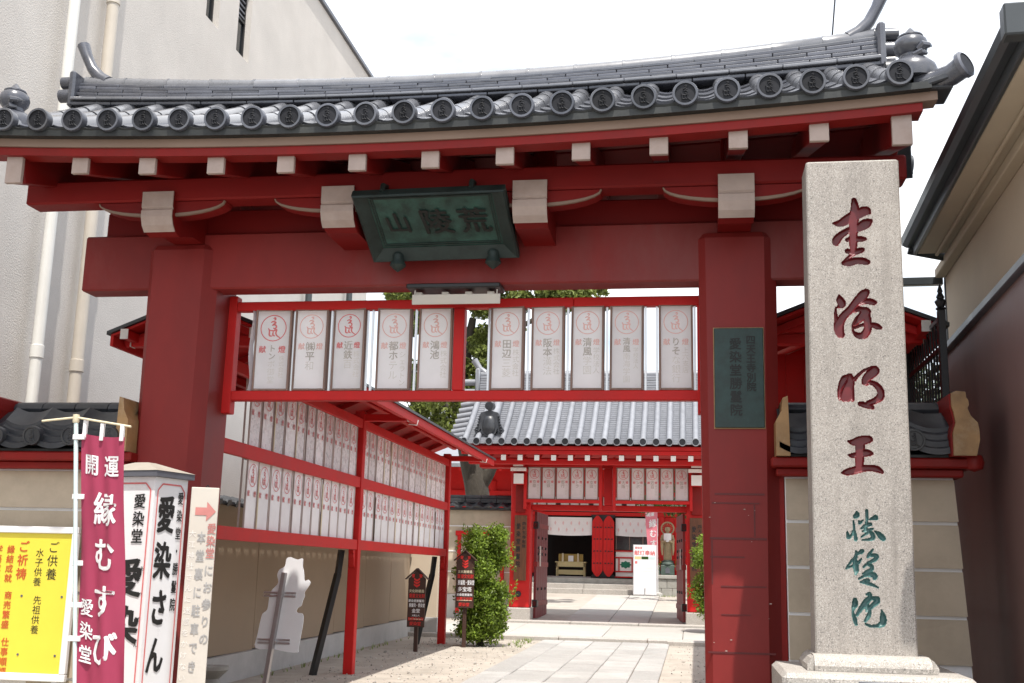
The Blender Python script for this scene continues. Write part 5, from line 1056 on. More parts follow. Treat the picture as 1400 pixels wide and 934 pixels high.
def tree(name, label, base, trunk, rad, limbs, blobs, n, s, seed, mt, trunk2=None):
    r_ = random.Random(seed); t = thing(name, label, 'tree', base); m = MB(); q = smooth([tuple(p)+(r,) for p, r in zip(trunk, rad)], 4)
    m.tube([p[:3] for p in q], [p[3] for p in q], 14)
    tk = ob('trunk', m, 'bark', t, smooth=60)
    m = MB()
    for l_ in limbs:
        q = smooth(l_, 4); m.tube([p[:3] for p in q], [p[3] for p in q], 8)
    ob('limb', m, 'bark', tk, smooth=60)
    m = MB(); tot = sum(b[3]**3 for b in blobs)
    for (x, y, z, rr) in blobs:
        nk = int(n*rr**3/tot)
        subs = [(Vector((r_.gauss(0, .5), r_.gauss(0, .5), r_.gauss(0, .42)))*rr, r_.uniform(.22, .45)*rr) for _ in range(9)]
        for k in range(nk):
            c, sr = r_.choice(subs); d = Vector((r_.gauss(0, 1), r_.gauss(0, 1), r_.gauss(0, .8))).normalized()*sr*r_.random()**.4
            leaf(m, Vector((x, y, z))+c+d, s, r_)
    ob('crown', m, mt, t, fix=False); return t
tree('broadleaf_tree', 'broadleaf tree with a thick bent trunk behind the inner wall', (-6.1, 22, .4),
     [(-5.75, 22, .4), (-5.85, 22, 2.5), (-5.9, 22, 3.6), (-6.12, 22, 4.5), (-6.35, 22, 5.6), (-6.4, 22, 7.0), (-6.2, 22.1, 8.6)], [.42, .36, .33, .30, .25, .19, .10],
     [[(-6.35, 22, 5.6, .14), (-7.0, 21.8, 6.2, .1), (-7.8, 21.6, 7.0, .04)], [(-5.9, 22, 3.7, .22), (-5.5, 22, 4.4, .16), (-5.2, 22.1, 5.6, .12), (-5.0, 22, 7.6, .06)], [(-6.4, 22, 7.0, .12), (-5.2, 21.8, 8.0, .09), (-3.6, 21.8, 8.9, .05)], [(-6.4, 22, 6.8, .1), (-7.4, 22, 8.2, .05)]],
     [(-7.5, 21.8, 6.0, .9), (-6.7, 21.4, 5.7, .7), (-5.9, 21.6, 6.0, .6), (-5.6, 21.8, 7.4, .8), (-6.6, 21.9, 8.4, 1.1), (-7.9, 22, 9.0, 1.0), (-5.0, 22, 8.9, .8), (-3.7, 22, 9.2, .8), (-2.8, 22.2, 9.4, .6), (-8.2, 22, 7.2, .8), (-5.55, 21.8, 6.6, .5), (-6.0, 22, 9.8, 1.0), (-4.4, 22, 10.0, .9), (-5.95, 22, 8.2, .5), (-6.1, 21.9, 7.1, .5), (-5.7, 21.9, 6.7, .4), (-4.6, 22, 9.25, .5), (-3.9, 22, 9.3, .5), (-3.0, 22, 9.3, .45), (-7.6, 22, 9.2, .5)], 34000, .16, 21, 'leaf_tree')
tree('courtyard_maple', 'dark leafy branch of a tree hanging into the inner court at right', (1.6, 26.5, .75), [(1.6, 26.5, .7), (1.5, 26.5, 2.2), (1.2, 26.4, 3.6), (1.0, 26.3, 5.0)], [.16, .13, .1, .05],
     [[(1.2, 26.4, 3.5, .07), (.2, 26.2, 3.9, .05), (-1.2, 26.0, 3.7, .025)], [(1.1, 26.4, 4.2, .05), (.4, 26.2, 4.6, .03)]],
     [(-1.5, 26, 3.62, .42), (-.9, 26, 3.65, .5), (-.3, 26.1, 3.7, .55), (.4, 26.2, 4.0, .7), (1.2, 26.4, 4.6, .9), (-.35, 26, 3.3, .3)], 5200, .10, 22, 'leaf_dark')

# ------------------------------------------------------------------ inner gate
ig = thing('inner_gate', 'bright red inner gate with pale tiled roof at the end of the path', 'gate', (-2.05, 19, .4))
IC = -2.06
for s in (-1, 1):
    xc = IC+s*2.13
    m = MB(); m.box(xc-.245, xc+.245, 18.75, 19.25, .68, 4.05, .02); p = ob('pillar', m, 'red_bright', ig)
    m = MB(); m.box(xc-.28, xc+.28, 18.70, 19.30, .36, .678, .02); ob('base_stone', m, 'granite_base', p)
    m = MB(); m.box(xc-.12, xc+.12, 18.70, 18.745, 2.95, 3.7, .008); ob('batten', m, 'red_trim', p)
    m = MB(); m.lathe([(.001, 0), (.075, .0), (.07, .02), (.04, .045), (.001, .05)], n=14, M=Matrix.Translation((xc+.02*s, 18.75, 1.0)) @ Matrix.Rotation(R(90), 4, 'X')); ob('boss', m, 'black', p, smooth=50)
    w = thing('wooden_plaque', ('left' if s < 0 else 'right')+' dark wooden name board hung on the inner gate post', 'plaque', (xc, 18.7, 1.3), 0, 'name boards on the inner gate')
    m = MB(); m.box(xc-.15-.02*s, xc+.15-.02*s, 18.66, 18.698, 1.32, 2.88, .008); ob('board', m, 'wood_plaque', w)
    m = MB(); fn = plane((xc-.02*s, 18.657, 0), (1, 0, 0), (0, 0, 1)); vtext(m, '愛染堂勝鬘院', -.05, 2.68, .15, fn, BOLD, 1.2, .7); vtext(m, '四天王寺別院', .085, 2.72, .09, fn, BOLD, 1.2); ob('lettering', m, 'ink_black', w, fix=False)
    # stepped bracket blocks with painted ends
    for k, (hw, z0, z1) in enumerate(((.12, 3.62, 3.86), (.19, 3.92, 4.0), (.12, 4.03, 4.12))):
        m = MB(); m.box(xc-hw, xc+hw, 18.30-.06*k, 18.80, z0, z1, .01); b = ob('bracket', m, 'red_bright', ig)
        m = MB(); m.box(xc-hw-.002, xc+hw+.002, 18.288-.06*k, 18.298-.06*k, z0-.002, z1+.002); ob('end_cap', m, 'white_paint', b)
m = MB(); m.box(IC-3.2, IC+3.2, 18.80, 19.2, 4.052, 4.30, .01); ob('lintel', m, 'red_bright', ig)
m = MB(); m.box(IC-1.885, IC+1.885, 18.9, 19.1, 3.02, 3.16, .01); ob('tie_beam', m, 'red_bright', ig)
m = MB(); m.box(IC-.10, IC+.10, 18.86, 19.1, 3.162, 4.05, .01); ob('centre_post', m, 'red_bright', ig)
m = MB(); m.box(IC-3.3, IC+3.3, 17.9, 18.1, 4.06, 4.19, .01); ob('purlin', m, 'red_bright', ig)
k = 0; x = IC-3.2
while x < IC+3.25:
    m = MB(); m.bar((x, 17.62, 4.19), (x, 19.2, 4.62), .10, .12, .004); r = ob('rafter', m, 'red_bright', ig)
    m = MB(); m.box(x-.058, x+.058, 17.595, 17.612, 4.12, 4.245); ob('end_cap', m, 'white_paint', r); x += .40
for z0, z1, y0 in ((4.262, 4.36, 17.56), (4.361, 4.45, 17.50)):
    m = MB(); m.box(IC-3.42, IC+3.42, y0, y0+.12, z0, z1, .008); ob('eave_board', m, 'red_bright', ig)
m = MB(); m.slab(lambda a, b: (IC-3.4+6.8*a, 17.55+3.4*b, 4.31+.42*(1.65-abs(1.65-3.4*b))), 1, 8, (0, 0, .03)); ob('soffit', m, 'red_bright', ig)
IE, IR = 17.38, 19.25                                                     # eave and ridge lines of its roof
def iz(t): return 4.50+(5.95-4.50)*(.82*t+.18*t*t)
m = MB(); nst = 26
for s in range(nst):                                                      # stepped courses of pan tiles, too fine to pick apart
    a, b = s/nst, (s+1)/nst; ya_, yb_2 = IE+(IR-IE)*a, IE+(IR-IE)*b
    m.add([(IC-3.45, ya_, iz(a)+.02), (IC+3.45, ya_, iz(a)+.02), (IC+3.45, yb_2, iz(b)-.012), (IC-3.45, yb_2, iz(b)-.012)], [(0, 1, 2, 3)]); m.add([(IC-3.45, ya_, iz(a)-.012), (IC+3.45, ya_, iz(a)-.012), (IC+3.45, ya_, iz(a)+.02), (IC-3.45, ya_, iz(a)+.02)], [(0, 1, 2, 3)])
o = ob('pan_tiles', m, 'tile_pale', ig, fix=False); o['kind'] = 'stuff'
m = MB(); m.slab(lambda a, b: (IC-3.45+6.9*a, 21.1-(21.1-IR)*b, iz(b)), 1, 6, (0, 0, -.04)); ob('rear_slope', m, 'tile_pale', ig)
idm = disc_mesh(.092, .06, ['tile_pale', 'disc_face'], False)
for k in range(23):
    x = IC-3.32+.302*k; m = MB(); m.tube([(x, IE+(IR-IE)*t, iz(t)+.035) for t in (0, .2, .4, .6, .8, 1)], .073, 10); ob('roll_tile', m, 'tile_pale', ig, smooth=40)
    piece('end_disc', idm, ig, (x, IE-.05, iz(0)+.04))
for k in range(9):                                                        # verge tiles at the left end
    t = .02+.11*k; m = MB(); m.tube([(IC-3.36, IE+(IR-IE)*t, iz(t)+.06), (IC-3.72, IE+(IR-IE)*t, iz(t)+.0)], .075, 10); ob('verge_tile', m, 'tile_pale', ig, smooth=40)
m = MB(); m.tube([(IC-2.75, IE+.28+(IR-IE-.28)*t, iz(.15+.85*t)+.13) for t in (0, .3, .6, 1)], .11, 10); m.tube([(IC-2.95, IE+.3+(IR-IE-.3)*t, iz(.15+.85*t)+.08) for t in (0, .3, .6, 1)], .08, 10); ob('descending_ridge', m, 'tile_pale', ig, smooth=40)
for c in range(7):
    m = MB(); hw = .22-.012*c; m.box(IC-3.3, IC+3.3, IR-hw, IR+hw, 5.95+.065*c, 6.005+.065*c, .008); ob('ridge_course', m, 'tile_pale', ig)
m = MB(); m.tube([(IC-3.3, IR, 6.45), (IC+3.3, IR, 6.45)], .11, 12); ob('cap_tile', m, 'tile_pale', ig, smooth=40)
m = MB(); m.box(IC-3.42, IC-3.302, IR-.22, IR+.22, 5.9, 6.6, .03)
for z in (6.0, 6.25): m.tube([(IC-3.42, IR-.08, z), (IC-3.78, IR-.08, z)], .085, 12)
m.tube([(IC-3.2, IR, 6.5), (IC-3.35, IR, 6.62), (IC-3.5, IR, 6.85)], [.1, .08, .09], 10); ob('ridge_end', m, 'tile_pale', ig, smooth=40)
on = thing('ogre_tile', 'dark shaped ridge-end tile like a small seated figure on the inner gate roof', 'ornament', (-4.83, 17.62, 4.72))
m = MB(); half = [(0, .52), (.06, .50), (.12, .48), (.20, .46), (.24, .38), (.25, .22), (.30, .12), (.36, .04), (.34, -.02), (.25, .0), (.20, .08), (.16, -.04), (.08, -.12), (0, -.12)]
pl_ = [(-4.83+x, 4.80+z) for x, z in half]+[(-4.83-x, 4.80+z) for x, z in half[-2:0:-1]]
m.prism(pl_, 'y', 17.60, 17.78); ob('body', m, 'tile_dark', on)
m = MB(); m.lathe([(.001, -.10), (.07, -.08), (.15, .0), (.17, .12), (.14, .28), (.10, .36), (.001, .40)], (-4.83, 17.62, 4.80), 14, sy=.6); ob('chest', m, 'tile_dark', on, smooth=50)
m = MB(); m.tube([(-4.83, 17.55, 5.41), (-4.83, 17.85, 5.44)], .105, 18); h_ = ob('round_tile', m, 'tile_dark', on, smooth=40)
m = MB(); m.lathe([(.075, 0), (.08, .01), (.001, .012)], n=16, M=Matrix.Translation((-4.83, 17.548, 5.41)) @ Matrix.Rotation(R(90), 4, 'X')); ob('disc', m, 'disc_face', h_)
for s in (-1, 1):
    m = MB(); 
    for q in range(8): m.lathe([(.001, -.03), (.032, 0), (.001, .03)], (-4.83+s*(.235+.012*q), 17.585, 5.16-.065*q), 8)
    ob('bead_row', m, 'tile_dark', on, smooth=50)
# lantern frames on the inner gate
for s, (xa_, xb_) in enumerate(((-4.10, -2.19), (-1.93, -.03))):
    t = thing('lantern_box', ('left' if s == 0 else 'right')+' red frame of five lanterns across the inner gate', 'frame', ((xa_+xb_)/2, 18.6, 3.2), 0, 'lantern frames on the inner gate')
    for a, b, c, d in ((xa_, xb_, 3.19, 3.265), (xa_, xb_, 4.06, 4.15)):
        m = MB(); m.box(a, b, 18.56, 18.72, c, d, .006); ob('rail', m, 'red_bright', t)
    for x in (xa_, xb_-.07):
        m = MB(); m.box(x, x+.07, 18.555, 18.725, 3.03, 4.3, .006); ob('post', m, 'red_bright', t)
    nm = [('京都', '株式会社'), ('近鉄', '株式会社'), ('都行', '株式会社'), ('トラ', '株式会社'), ('支店', '株式会社'), ('大阪', '株式会社'), ('ンボ', '株式会社'), ('近百', '株式会社'), ('都学', '株式会社'), ('国池', '株式会社')]
    for k in range(5):
        w = (xb_-xa_-.16)/5; xc = xa_+.08+w*(k+.5)
        l_ = thing('paper_lantern', f"{['first', 'second', 'third', 'fourth', 'fifth'][k]} lantern from the left in the {'left' if s == 0 else 'right'} frame on the inner gate", 'lantern', (xc, 18.60, 3.268), R(.01), 'lanterns on the inner gate')
        lantern_parts(l_, w*.93, .785, .09, *nm[5*s+k], True)
# doors folded back inside
def door(xh, s):
    t = thing('gate_door', ('left' if s < 0 else 'right')+' dark red plank leaf of the inner gate swung inwards', 'door', (xh, 19.25, .42), R(88 if s < 0 else 96), 'doors of the inner gate')
    w = 1.72
    for k in range(5):
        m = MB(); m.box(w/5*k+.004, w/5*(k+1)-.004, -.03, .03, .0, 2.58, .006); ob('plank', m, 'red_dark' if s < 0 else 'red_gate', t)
    for z in (.35, 1.3, 2.25):
        m = MB(); m.box(.0, w, -.05, .05, z-.06, z+.06, .006); ob('ledge', m, 'red_gate', t)
    for z in (.35, 2.25):
        m = MB(); m.prism([(0, z-.09), (.28, z-.05), (.22, z), (.28, z+.05), (0, z+.09)], 'y', -.06, .06); ob('hinge', m, 'black', t)
    m = MB()
    for z in (.7, 1.55, 1.7, 1.95):
        for x in (.25, .8, 1.35): m.lathe([(.001, -.065), (.035, -.055), (.04, 0), (.035, .055), (.001, .065)], n=10, M=Matrix.Translation((x, 0, z)) @ Matrix.Rotation(R(90), 4, 'X'))
    ob('stud', m, 'black', t, smooth=50)
    m = MB(); m.box(.35, .5, -.062, -.052, 1.25, 1.75); m.box(.35, .5, .052, .062, 1.25, 1.75); ob('notice', m, 'sign_weather', t)
door(-3.88, -1); door(-.24, 1)
# wall left of the inner gate, with a red-framed opening
iw = thing('inner_wall', 'beige wall with dark tile cap beside the inner gate, behind the shrub', 'wall', (-6.2, 19.4, 0))
m = MB(); m.box(-8.6, -4.46, 19.3, 19.6, .95, 3.02, .008); ob('wall', m, 'plaster', iw)
m = MB(); m.box(-8.6, -4.45, 19.27, 19.63, .2, .948, .01); ob('footing', m, 'concrete', iw)
for z in (2.62, 2.0, 1.5):
    m = MB(); m.box(-8.6, -4.455, 19.288, 19.298, z-.012, z+.012); ob('line', m, 'joint_white', iw)
m = MB(); m.box(-8.6, -4.5, 19.15, 19.75, 3.022, 3.08, .01); ob('coping', m, 'tile_dark', iw)
for k in range(13):
    x = -8.45+.31*k; m = MB(); pts = [(x+.31*j/8, 19.08, 3.12+.035*math.cos(2*math.pi*j/8)) for j in range(9)]
    m.add(pts+[(a, 19.45, c+.12) for a, b, c in pts]+[(a, b, c-.05) for a, b, c in pts], [(j, j+1, 10+j, 9+j) for j in range(8)]+[(j, 18+j, 19+j, j+1) for j in range(8)]); ob('wave_tile', m, 'tile_dark', iw, smooth=40, fix=False)
for k in range(10):
    x = -8.5+.4*k; m = MB(); m.box(x+.003, x+.397, 19.33, 19.57, 3.20, 3.30, .01); m.tube([(x+.005, 19.45, 3.33), (x+.395, 19.45, 3.33)], .075, 10); ob('ridge_tile', m, 'tile_dark', iw)
m = MB(); m.box(-5.90, -4.62, 19.22, 19.285, 2.38, 2.5, .005)
for x in (-5.85, -4.75): m.box(x, x+.09, 19.225, 19.286, .5, 2.379, .005)
nf = ob('red_frame', m, 'red_bright', iw)
# ------------------------------------------------------------------ main hall across the court
ha = thing('main_hall', 'red main hall with white curtains and dark doorway beyond the inner gate', 'building', (-2.5, 31, .86))
HY = 30
for z0, z1, y0 in ((.70, 1.02, 28.75), (.70, 1.18, 29.1)):
    xs_ = [-7, -5.2, -3.6, -1.9, -.4, 1.2, 3]
    for a, b in zip(xs_, xs_[1:]):
        m = MB(); m.box(a+.004, b-.004, y0, y0+.42, z0, z1, .012); ob('step_stone', m, 'granite_base', ha)
m = MB(); m.box(-9, 5, 29.45, 36, .7, 1.36, .0); ob('platform', m, 'stone_grey', ha)
m = MB(); m.slab(lambda a, b: (-5.2+1.9*a, 29.46+.6*b, 1.19+.19*b), 1, 1, (0, 0, .03)); ob('ramp_board', m, 'stone_grey', ha)
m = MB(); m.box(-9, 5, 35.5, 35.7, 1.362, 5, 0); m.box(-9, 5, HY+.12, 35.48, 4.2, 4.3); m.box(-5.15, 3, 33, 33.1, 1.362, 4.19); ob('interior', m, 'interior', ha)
for x in (-8.6, -6.9, -5.18, -3.05, -1.1, .8, 2.8):
    m = MB(); m.tube([(x, HY+.05, 1.362), (x, HY+.05, 4.6)], .14, 14); ob('column', m, 'red_bright', ha, smooth=50)
for z0, z1, d in ((3.44, 3.56, -.02), (3.60, 3.72, -.08), (4.08, 4.25, -.02)):
    m = MB(); m.box(-9, 5, HY+d-.08, HY+.04, z0, z1, .008); ob('lintel', m, 'red_bright', ha)
m = MB(); m.box(-9, 5, HY+.06, HY+.10, 3.561, 4.3); ob('frieze', m, 'black', ha)
k = 0; x = -6.6
NTH += ['fifteenth', 'sixteenth', 'seventeenth', 'eighteenth']
while k < 18:
    t = thing('paper_lantern', f'{NTH[k]} small white lantern from the left in the row under the main hall eave', 'lantern', (x, HY-.14, 3.735), R(.01), 'lanterns under the hall eave')
    m = MB(); m.box(-.14, .14, 0, .06, .01, .33); ob('paper', m, 'paper', t)
    m = MB(); m.box(-.155, .155, -.004, .064, 0, .012); m.box(-.155, .155, -.004, .064, .328, .34); m.box(-.155, -.138, -.004, .064, .012, .328); m.box(.138, .155, -.004, .064, .012, .328); ob('frame', m, 'wood_frame', t)
    x += .335; k += 1
    if k % 3 == 0: x += .12
def curtain(x0, x1, z0, z1, label):
    t = thing('curtain', label, 'curtain', ((x0+x1)/2, HY-.03, z0), 0, 'curtains on the main hall')
    fnc = lambda u, v, o=0: Vector((x0+(x1-x0)*u, HY-.06-.012*math.sin(u*21)-.02*math.sin(u*7)-o, z0+(z1-z0)*v-.03*math.sin(u*math.pi)*(1-v)))
    m = MB(); m.slab(lambda a, b: fnc(a, b), 24, 5, (0, .006, 0)); ob('cloth', m, 'cloth_white', t, smooth=60)
    m = MB()
    for r in range(2):
        for q in range(5):
            u = (.17+.18*q-.10*r); v = .68-.36*r
            if 0 < u < 1: m.add([fnc(u, v+.13, .004), fnc(u+.022, v, .004), fnc(u, v-.13, .004), fnc(u-.022, v, .004)], [(0, 1, 2, 3)])
    ob('diamond', m, 'diamond', t, fix=False, kind='stuff')
curtain(-4.93, -3.42, 2.79, 3.38, 'white curtain with pale diamonds over the dark doorway')
curtain(-2.62, -1.19, 2.79, 3.38, 'white curtain with pale diamonds right of the folded red doors')
def leaf_door(x0, x1, label, grp=True):
    t = thing('hall_door', label, 'door', ((x0+x1)/2, HY-.2, 1.42), 0, 'folded doors of the main hall')
    w = x1-x0; c = (x0+x1)/2; pl = [(x0, 1.62), (x0+.06, 1.52), (x0+.1, 1.47), (c-.03, 1.42), (c+.03, 1.42), (x1-.1, 1.47), (x1-.06, 1.52), (x1, 1.62)]
    pl += [(x, 4.86-z) for x, z in pl[::-1]]
    m = MB(); m.prism(pl, 'y', HY-.22, HY-.16); d = ob('leaf', m, 'red_bright', t)
    m = MB()
    for z in (1.86, 2.26, 2.66, 3.05):
        for x in (c-.11, c, c+.11): m.lathe([(.001, 0), (.028, 0), (.02, .02), (.001, .025)], n=8, M=Matrix.Translation((x, HY-.22, z)) @ Matrix.Rotation(R(90), 4, 'X'))
    ob('stud', m, 'black', t)
    for x in (c-.06, c+.06):
        m = MB(); m.box(x-.004, x+.004, HY-.224, HY-.219, 1.6, 3.25); ob('groove', m, 'red_dark', t)
leaf_door(-3.40, -3.04, 'left leaf of the folded red studded doors between the white curtains'); leaf_door(-3.02, -2.66, 'right leaf of the folded red studded doors between the white curtains'); leaf_door(-5.36, -5.0, 'red studded door leaf left of the dark doorway')
for x, z in ((-3.03, 3.35), (-3.03, 1.50)):
    m = MB(); sgn = 1 if z > 2 else -1; m.prism([(x-.42, z+.12*sgn), (x+.42, z+.12*sgn), (x+.36, z+.02*sgn), (x+.12, z-.02*sgn), (x, z-.16*sgn), (x-.12, z-.02*sgn), (x-.36, z+.02*sgn)], 'y', HY-.155, HY-.12); ob('metal_mount', m, 'black', ha)
m = MB(); m.box(-2.62, -1.2, HY-.02, HY+.02, 2.32, 2.79); ob('window', m, 'glass_dark', ha)
for x in (-2.6, -2.15, -1.7, -1.25): ob('mullion', MB().box(x-.015, x+.015, HY-.035, HY-.021, 2.321, 2.789), 'wood_frame', ha)
for z in (2.28, 2.06, 1.60, 1.42):
    m = MB(); m.box(-2.64, -1.12, HY-.07, HY+.02, z-.022, z+.022, .004); ob('rail', m, 'red_bright', ha)
for z0, z1, xs_ in ((2.083, 2.257, (-2.63, -1.13)), (1.623, 2.037, (-2.63, -2.50, -2.06, -1.9, -1.5, -1.13)), (1.443, 1.577, (-2.63, -1.13))):
    for a, b in zip(xs_, xs_[1:]):
        m = MB(); m.box(a+.02, b-.02, HY-.03, HY, z0, z1); ob('white_panel', m, 'white_paint', ha)
        m = MB(); m.box(b-.02, b+.02, HY-.06, HY, z0-.0, z1, .0); ob('stile', m, 'red_bright', ha)
m = MB(); c = (-2.28, 1.83); n_ = 40
pts = [(c[0]+(.175+.02*math.cos(8*a))*math.cos(a), c[1]+(.11+.016*math.cos(8*a))*math.sin(a)) for a in [2*math.pi*k/n_ for k in range(n_)]]
m.prism(pts, 'y', HY-.034, HY-.0305); ob('green_emblem', m, 'green_print', ha)
m = MB(); m.box(-1.0, 4, HY-.02, HY+.03, 1.5, 3.43); ob('plank_wall', m, 'red_bright', ha)
for k in range(9):
    m = MB(); x = -.9+.3*k; m.box(x-.04, x+.04, HY-.05, HY-.021, 1.5, 3.43, .004); ob('batten', m, 'red_bright', ha)
for x in (-8.6, -6.9):
    m = MB(); m.box(x+.14, x+1.56, HY, HY+.05, 1.5, 3.43); ob('plank_wall', m, 'red_bright', ha)
m = MB(); m.slab(lambda a, b: (-11+18*a, 27.9+7*b, 5.0+3.2*b*(.8+.2*b)), 1, 6, (0, 0, -.12)); ob('roof', m, 'tile_pale', ha)
k = 0; x = -10.8
while x < 6.8:
    m = MB(); m.bar((x, 28.0, 4.82), (x, 30.5, 5.55), .09, .12, .004); ob('rafter', m, 'red_bright', ha); x += .45
tb = thing('altar_table', 'pale wooden offering table standing in the dark hall doorway', 'table', (-4.19, 30.6, 1.362))
m = MB(); m.box(-4.72, -3.66, 30.4, 30.85, 1.86, 1.90, .004); ob('table_top', m, 'wood_light', tb)
m = MB(); m.box(-4.68, -3.70, 30.42, 30.44, 1.72, 1.859, .003); ob('apron', m, 'wood_light', tb)
for x in (-4.66, -3.72):
    for y in (30.44, 30.81):
        m = MB(); m.box(x-.025, x+.025, y-.02, y+.02, 1.362, 1.859, .003); ob('leg', m, 'wood_light', tb)
m = MB(); m.box(-4.62, -3.76, 30.5, 30.8, 1.46, 1.62, .004); ob('shelf', m, 'wood_light', tb)
b_ = MB(); b_.box(-4.62, -3.78, 30.62, 30.8, 1.902, 2.16, .006); tag(ob('offering_box', b_, 'brass'), 'low golden box standing on the offering table', 'box')
for k, x in enumerate((-4.47, -3.94)):
    m = MB(); m.lathe([(.001, 0), (.04, 0), (.035, .02), (.03, .26), (.034, .27), (.001, .28)], (x, 30.52, 1.901), 12); tag(ob('candle', m, 'bamboo', smooth=40), f"{'left' if k == 0 else 'right'} pale candle on the offering table", 'candle', 'candles on the offering table')
m = MB(); m.box(-4.28, -4.1, 30.50, 30.52, 1.902, 2.1, .003); tag(ob('notice_card', m, 'sign_white'), 'small white card between the candles on the offering table', 'card')
# notice, banner, statue in the court
sg = thing('lantern_offering_sign', 'white standing notice with red heading in front of the main hall', 'sign', (-1.55, 28.2, gz(28.2)))
m = MB(); m.box(-1.92, -1.20, 28.2, 28.23, .90, 2.44, .004); ob('board', m, 'sign_white', sg)
m = MB(); m.box(-1.94, -1.18, 28.232, 28.25, .82, 2.46, .004); m.box(-1.58, -1.54, 28.18, 28.198, .80, 1.1); ob('frame', m, 'alu', sg)
fn = plane((0, 28.197, 0), (1, 0, 0), (0, 0, 1)); m = MB(); htext(m, '献灯奉納', -1.90, 2.20, .165, fn, BOLD, 1.02); htext(m, '愛染堂', -1.88, 2.36, .08, fn, BOLD); ob('heading', m, 'print_red', sg, fix=False)
for k, (a, b, mt) in enumerate(((-1.89, -1.68, 'wood_light'), (-1.67, -1.45, 'leaf_dark'), (-1.44, -1.23, 'pole_pale'))):
    m = MB(); m.add([fn(a, 2.0), fn(b, 2.0), fn(b, 2.09), fn(a, 2.09)], [(0, 1, 2, 3)]); ob('picture', m, mt, sg, fix=False)
m = MB()
for k in range(6): m.add([fn(-1.86, 1.80-.045*k), fn(-1.26-.05*(k % 2), 1.80-.045*k), fn(-1.26-.05*(k % 2), 1.812-.045*k), fn(-1.86, 1.812-.045*k)], [(0, 1, 2, 3)])
for k in range(5):
    m.add([fn(-1.84+.14*k, 1.2), fn(-1.832+.14*k, 1.2), fn(-1.832+.14*k, 1.5), fn(-1.84+.14*k, 1.5)], [(0, 1, 2, 3)])
ob('small_print', m, 'ink_pale', sg, fix=False)
m = MB(); m.add([fn(-1.88, 1.86), fn(-1.80, 1.86), fn(-1.80, 1.94), fn(-1.88, 1.94)], [(0, 1, 2, 3)]); ob('red_mark', m, 'print_red', sg, fix=False)
nb = thing('pink_banner', 'faded pink banner leaning behind the white notice in the court', 'banner', (-1.2, 28.6, gz(28.6)))
m = MB(); m.tube([(-1.16, 28.6, .8), (-1.19, 28.6, 3.62)], .014, 8); m.tube([(-1.60, 28.6, 3.56), (-1.10, 28.6, 3.62)], .008, 6); ob('pole', m, 'sign_white', nb)
m = MB(); pf_ = lambda u, v, o=0: Vector((-1.575+.40*u+.16*v*(1-u)*.8, 28.58+.03*math.sin(4*u+2*v)-o, 3.52+.05*u-1.75*v)); m.slab(lambda a, b: pf_(a, b), 8, 14, (0, .004, 0)); ob('cloth', m, 'banner_pink', nb, smooth=60)
m = MB(); pw = lambda u, v: pf_((u+.2)/.4, -v/1.75, .006); htext(m, '開運', -.16, -.10, .13, pw, BOLD); vtext(m, '縁むすび', .04, -.26, .27, pw, BOLD, 1.2); ob('lettering', m, 'cloth_white', nb, fix=False)
m = MB(); m.lathe([(.001, 0), (.16, 0), (.15, .1), (.03, .14), (.001, .14)], (-1.16, 28.6, gz(28.6)), 14); ob('stand', m, 'concrete', nb)
# gilt standing figure on a block pedestal
SX, SYY = -.86, 29.15
pe = thing('stone_pedestal', 'grey block pedestal under the gilt statue', 'pedestal', (SX, SYY, .86))
for r in range(2):
    for k in range(4):
        m = MB(); x0 = -1.42+.36*k+(.18 if r else 0); m.box(max(-1.42, x0)+.004, min(.02, x0+.36)-.004, SYY-.42, SYY+.4, .80+.30*r, 1.10+.30*r-.006, .012); ob('block', m, 'stone_grey', pe)
m = MB(); m.box(-1.46, .06, SYY-.46, SYY+.44, 1.40, 1.52, .015); ob('slab', m, 'stone_grey', pe)
m = MB(); m.box(SX-.22, SX+.22, SYY-.2, SYY+.24, 1.522, 1.84, .015); pb2 = ob('plinth', m, 'verdigris', pe)
m = MB(); m.prism([(SX-.07, 1.58), (SX+.07, 1.58), (SX+.07, 1.72), (SX, 1.78), (SX-.07, 1.72)], 'y', SYY-.212, SYY-.203); ob('niche', m, 'trim_grey', pb2)
for k, x in enumerate((-1.27, -.35)):
    m = MB(); m.box(x-.13, x+.13, SYY-.2, SYY+.06, 1.522, 1.76, .01); m.lathe([(.17, .24), (.16, .30), (.06, .36), (.001, .37)], (x, SYY-.07, 1.522), 12); tag(ob('stone_post', m, 'stone_grey'), f"small capped stone post {'left' if k == 0 else 'right'} of the gilt statue", 'post', 'stone posts by the statue')
for k, x in enumerate((-1.13, -.52)):
    r2_ = random.Random(50+k); t = thing('flower_vase', f"vase of yellow-green sprigs {'left' if k == 0 else 'right'} of the gilt statue's feet", 'vase', (x, SYY-.1, 1.522), 0, 'vases by the statue')
    m = MB(); m.lathe([(.001, 0), (.04, 0), (.05, .1), (.03, .2), (.045, .24), (.001, .24)], (x, SYY-.1, 1.522), 10); ob('vase', m, 'verdigris', t, smooth=40)
    m = MB()
    for q in range(90): leaf(m, Vector((x+r2_.gauss(0, .06), SYY-.1+r2_.gauss(0, .05), 1.86+r2_.gauss(0, .09))), .06, r2_)
    ob('sprig', m, 'leaf', t, fix=False)
sa = thing('gilt_statue', 'gilt standing robed figure with halo and white bib on the pedestal', 'statue', (SX, SYY, 1.84))
m = MB(); m.lathe([(.001, 0), (.22, 0), (.23, .05), (.19, .09), (.20, .13), (.15, .16), (.001, .16)], (SX, SYY, 1.84), 20); ob('lotus_base', m, 'verdigris', sa, smooth=40)
z0 = 1.98
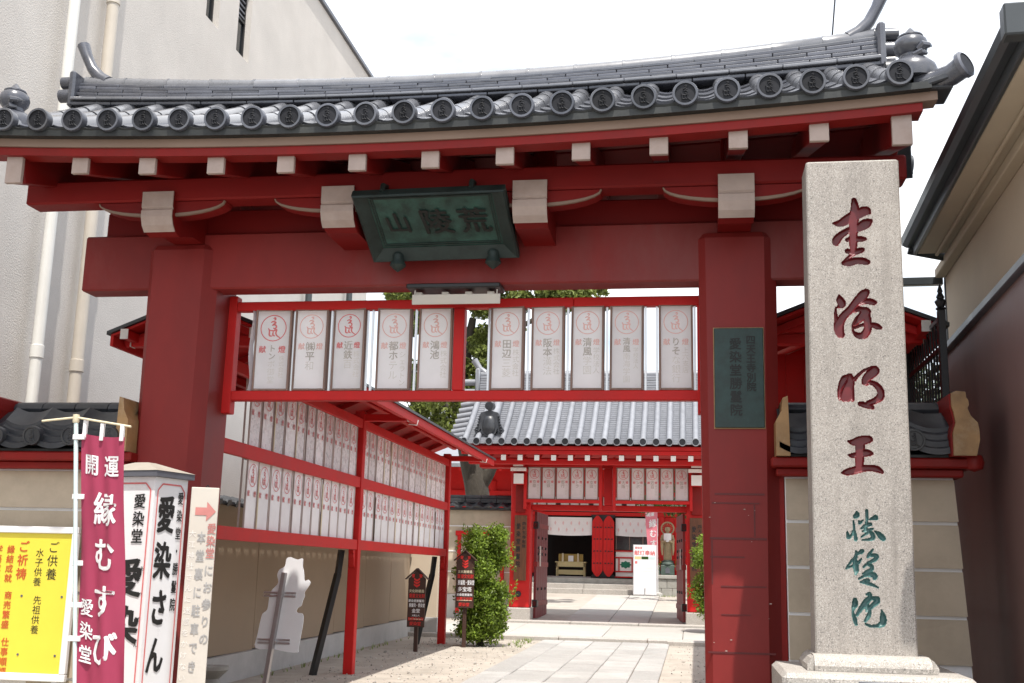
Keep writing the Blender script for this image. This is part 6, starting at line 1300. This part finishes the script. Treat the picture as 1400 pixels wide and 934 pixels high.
bm_ = MB(); bm_.lathe([(.001, 0), (.125, 0), (.135, .06), (.125, .35), (.135, .55), (.165, .72), (.175, .80), (.15, .87), (.07, .905), (.05, .925), (.055, .94), (.085, .97), (.092, 1.02), (.085, 1.07), (.055, 1.10), (.001, 1.11)], (SX, SYY, z0), 20, sy=.72)
for s in (-1, 1):
    bm_.tube([(SX+s*.15, SYY, z0+.82), (SX+s*.185, SYY-.03, z0+.66), (SX+s*.13, SYY-.13, z0+.60), (SX+s*.05, SYY-.16, z0+.63)], [.055, .06, .05, .035], 10)
    bm_.tube([(SX+s*.17, SYY-.05, z0+.62), (SX+s*.18, SYY-.05, z0+.35), (SX+s*.17, SYY-.04, z0+.18)], [.06, .045, .02], 10)
    for q in range(4): bm_.tube([(SX+s*(.03+.03*q), SYY-.10+.008*q, z0+.5), (SX+s*(.025+.028*q), SYY-.098+.008*q, z0+.03)], .010, 6)
bm_.tube([(SX, SYY-.06, z0+1.03), (SX, SYY-.085, z0+1.0)], [.014, .016], 8)
ob('figure', bm_, 'statue_gold', sa, smooth=60)
m = MB(); n_ = 28; m.tube([(SX+.20*math.cos(2*math.pi*k/n_), SYY+.07, z0+1.05+.20*math.sin(2*math.pi*k/n_)) for k in range(n_+1)], .028, 8, cap=False)
for k in range(16): m.tube([(SX+.10*math.cos(2*math.pi*k/16), SYY+.07, z0+1.05+.10*math.sin(2*math.pi*k/16)), (SX+.19*math.cos(2*math.pi*k/16), SYY+.07, z0+1.05+.19*math.sin(2*math.pi*k/16))], .006, 5)
ob('halo', m, 'statue_gold', sa, smooth=50)
m = MB(); m.slab(lambda a, b: (SX-.12+.24*a, SYY-.135-.03*math.sin(a*math.pi), z0+.88-.28*b*(.75+.25*math.sin(a*math.pi))), 8, 4, (0, .006, 0)); ob('bib', m, 'cloth_white', sa, smooth=60)
m = MB(); m.slab(lambda a, b: (-11+18*a, 27.95+2.6*b, 4.86+.78*b), 1, 1, (0, 0, .03)); ob('soffit', m, 'red_bright', ha)
m = MB(); m.box(-11, 7, HY+.03, HY+.09, 4.25, 5.6); ob('upper_wall', m, 'red_bright', ha)
iw2 = copy_tree(iw); iw2.location.x += 8.98; iw2['label'] = 'beige wall with dark tile cap on the far right side of the inner gate'
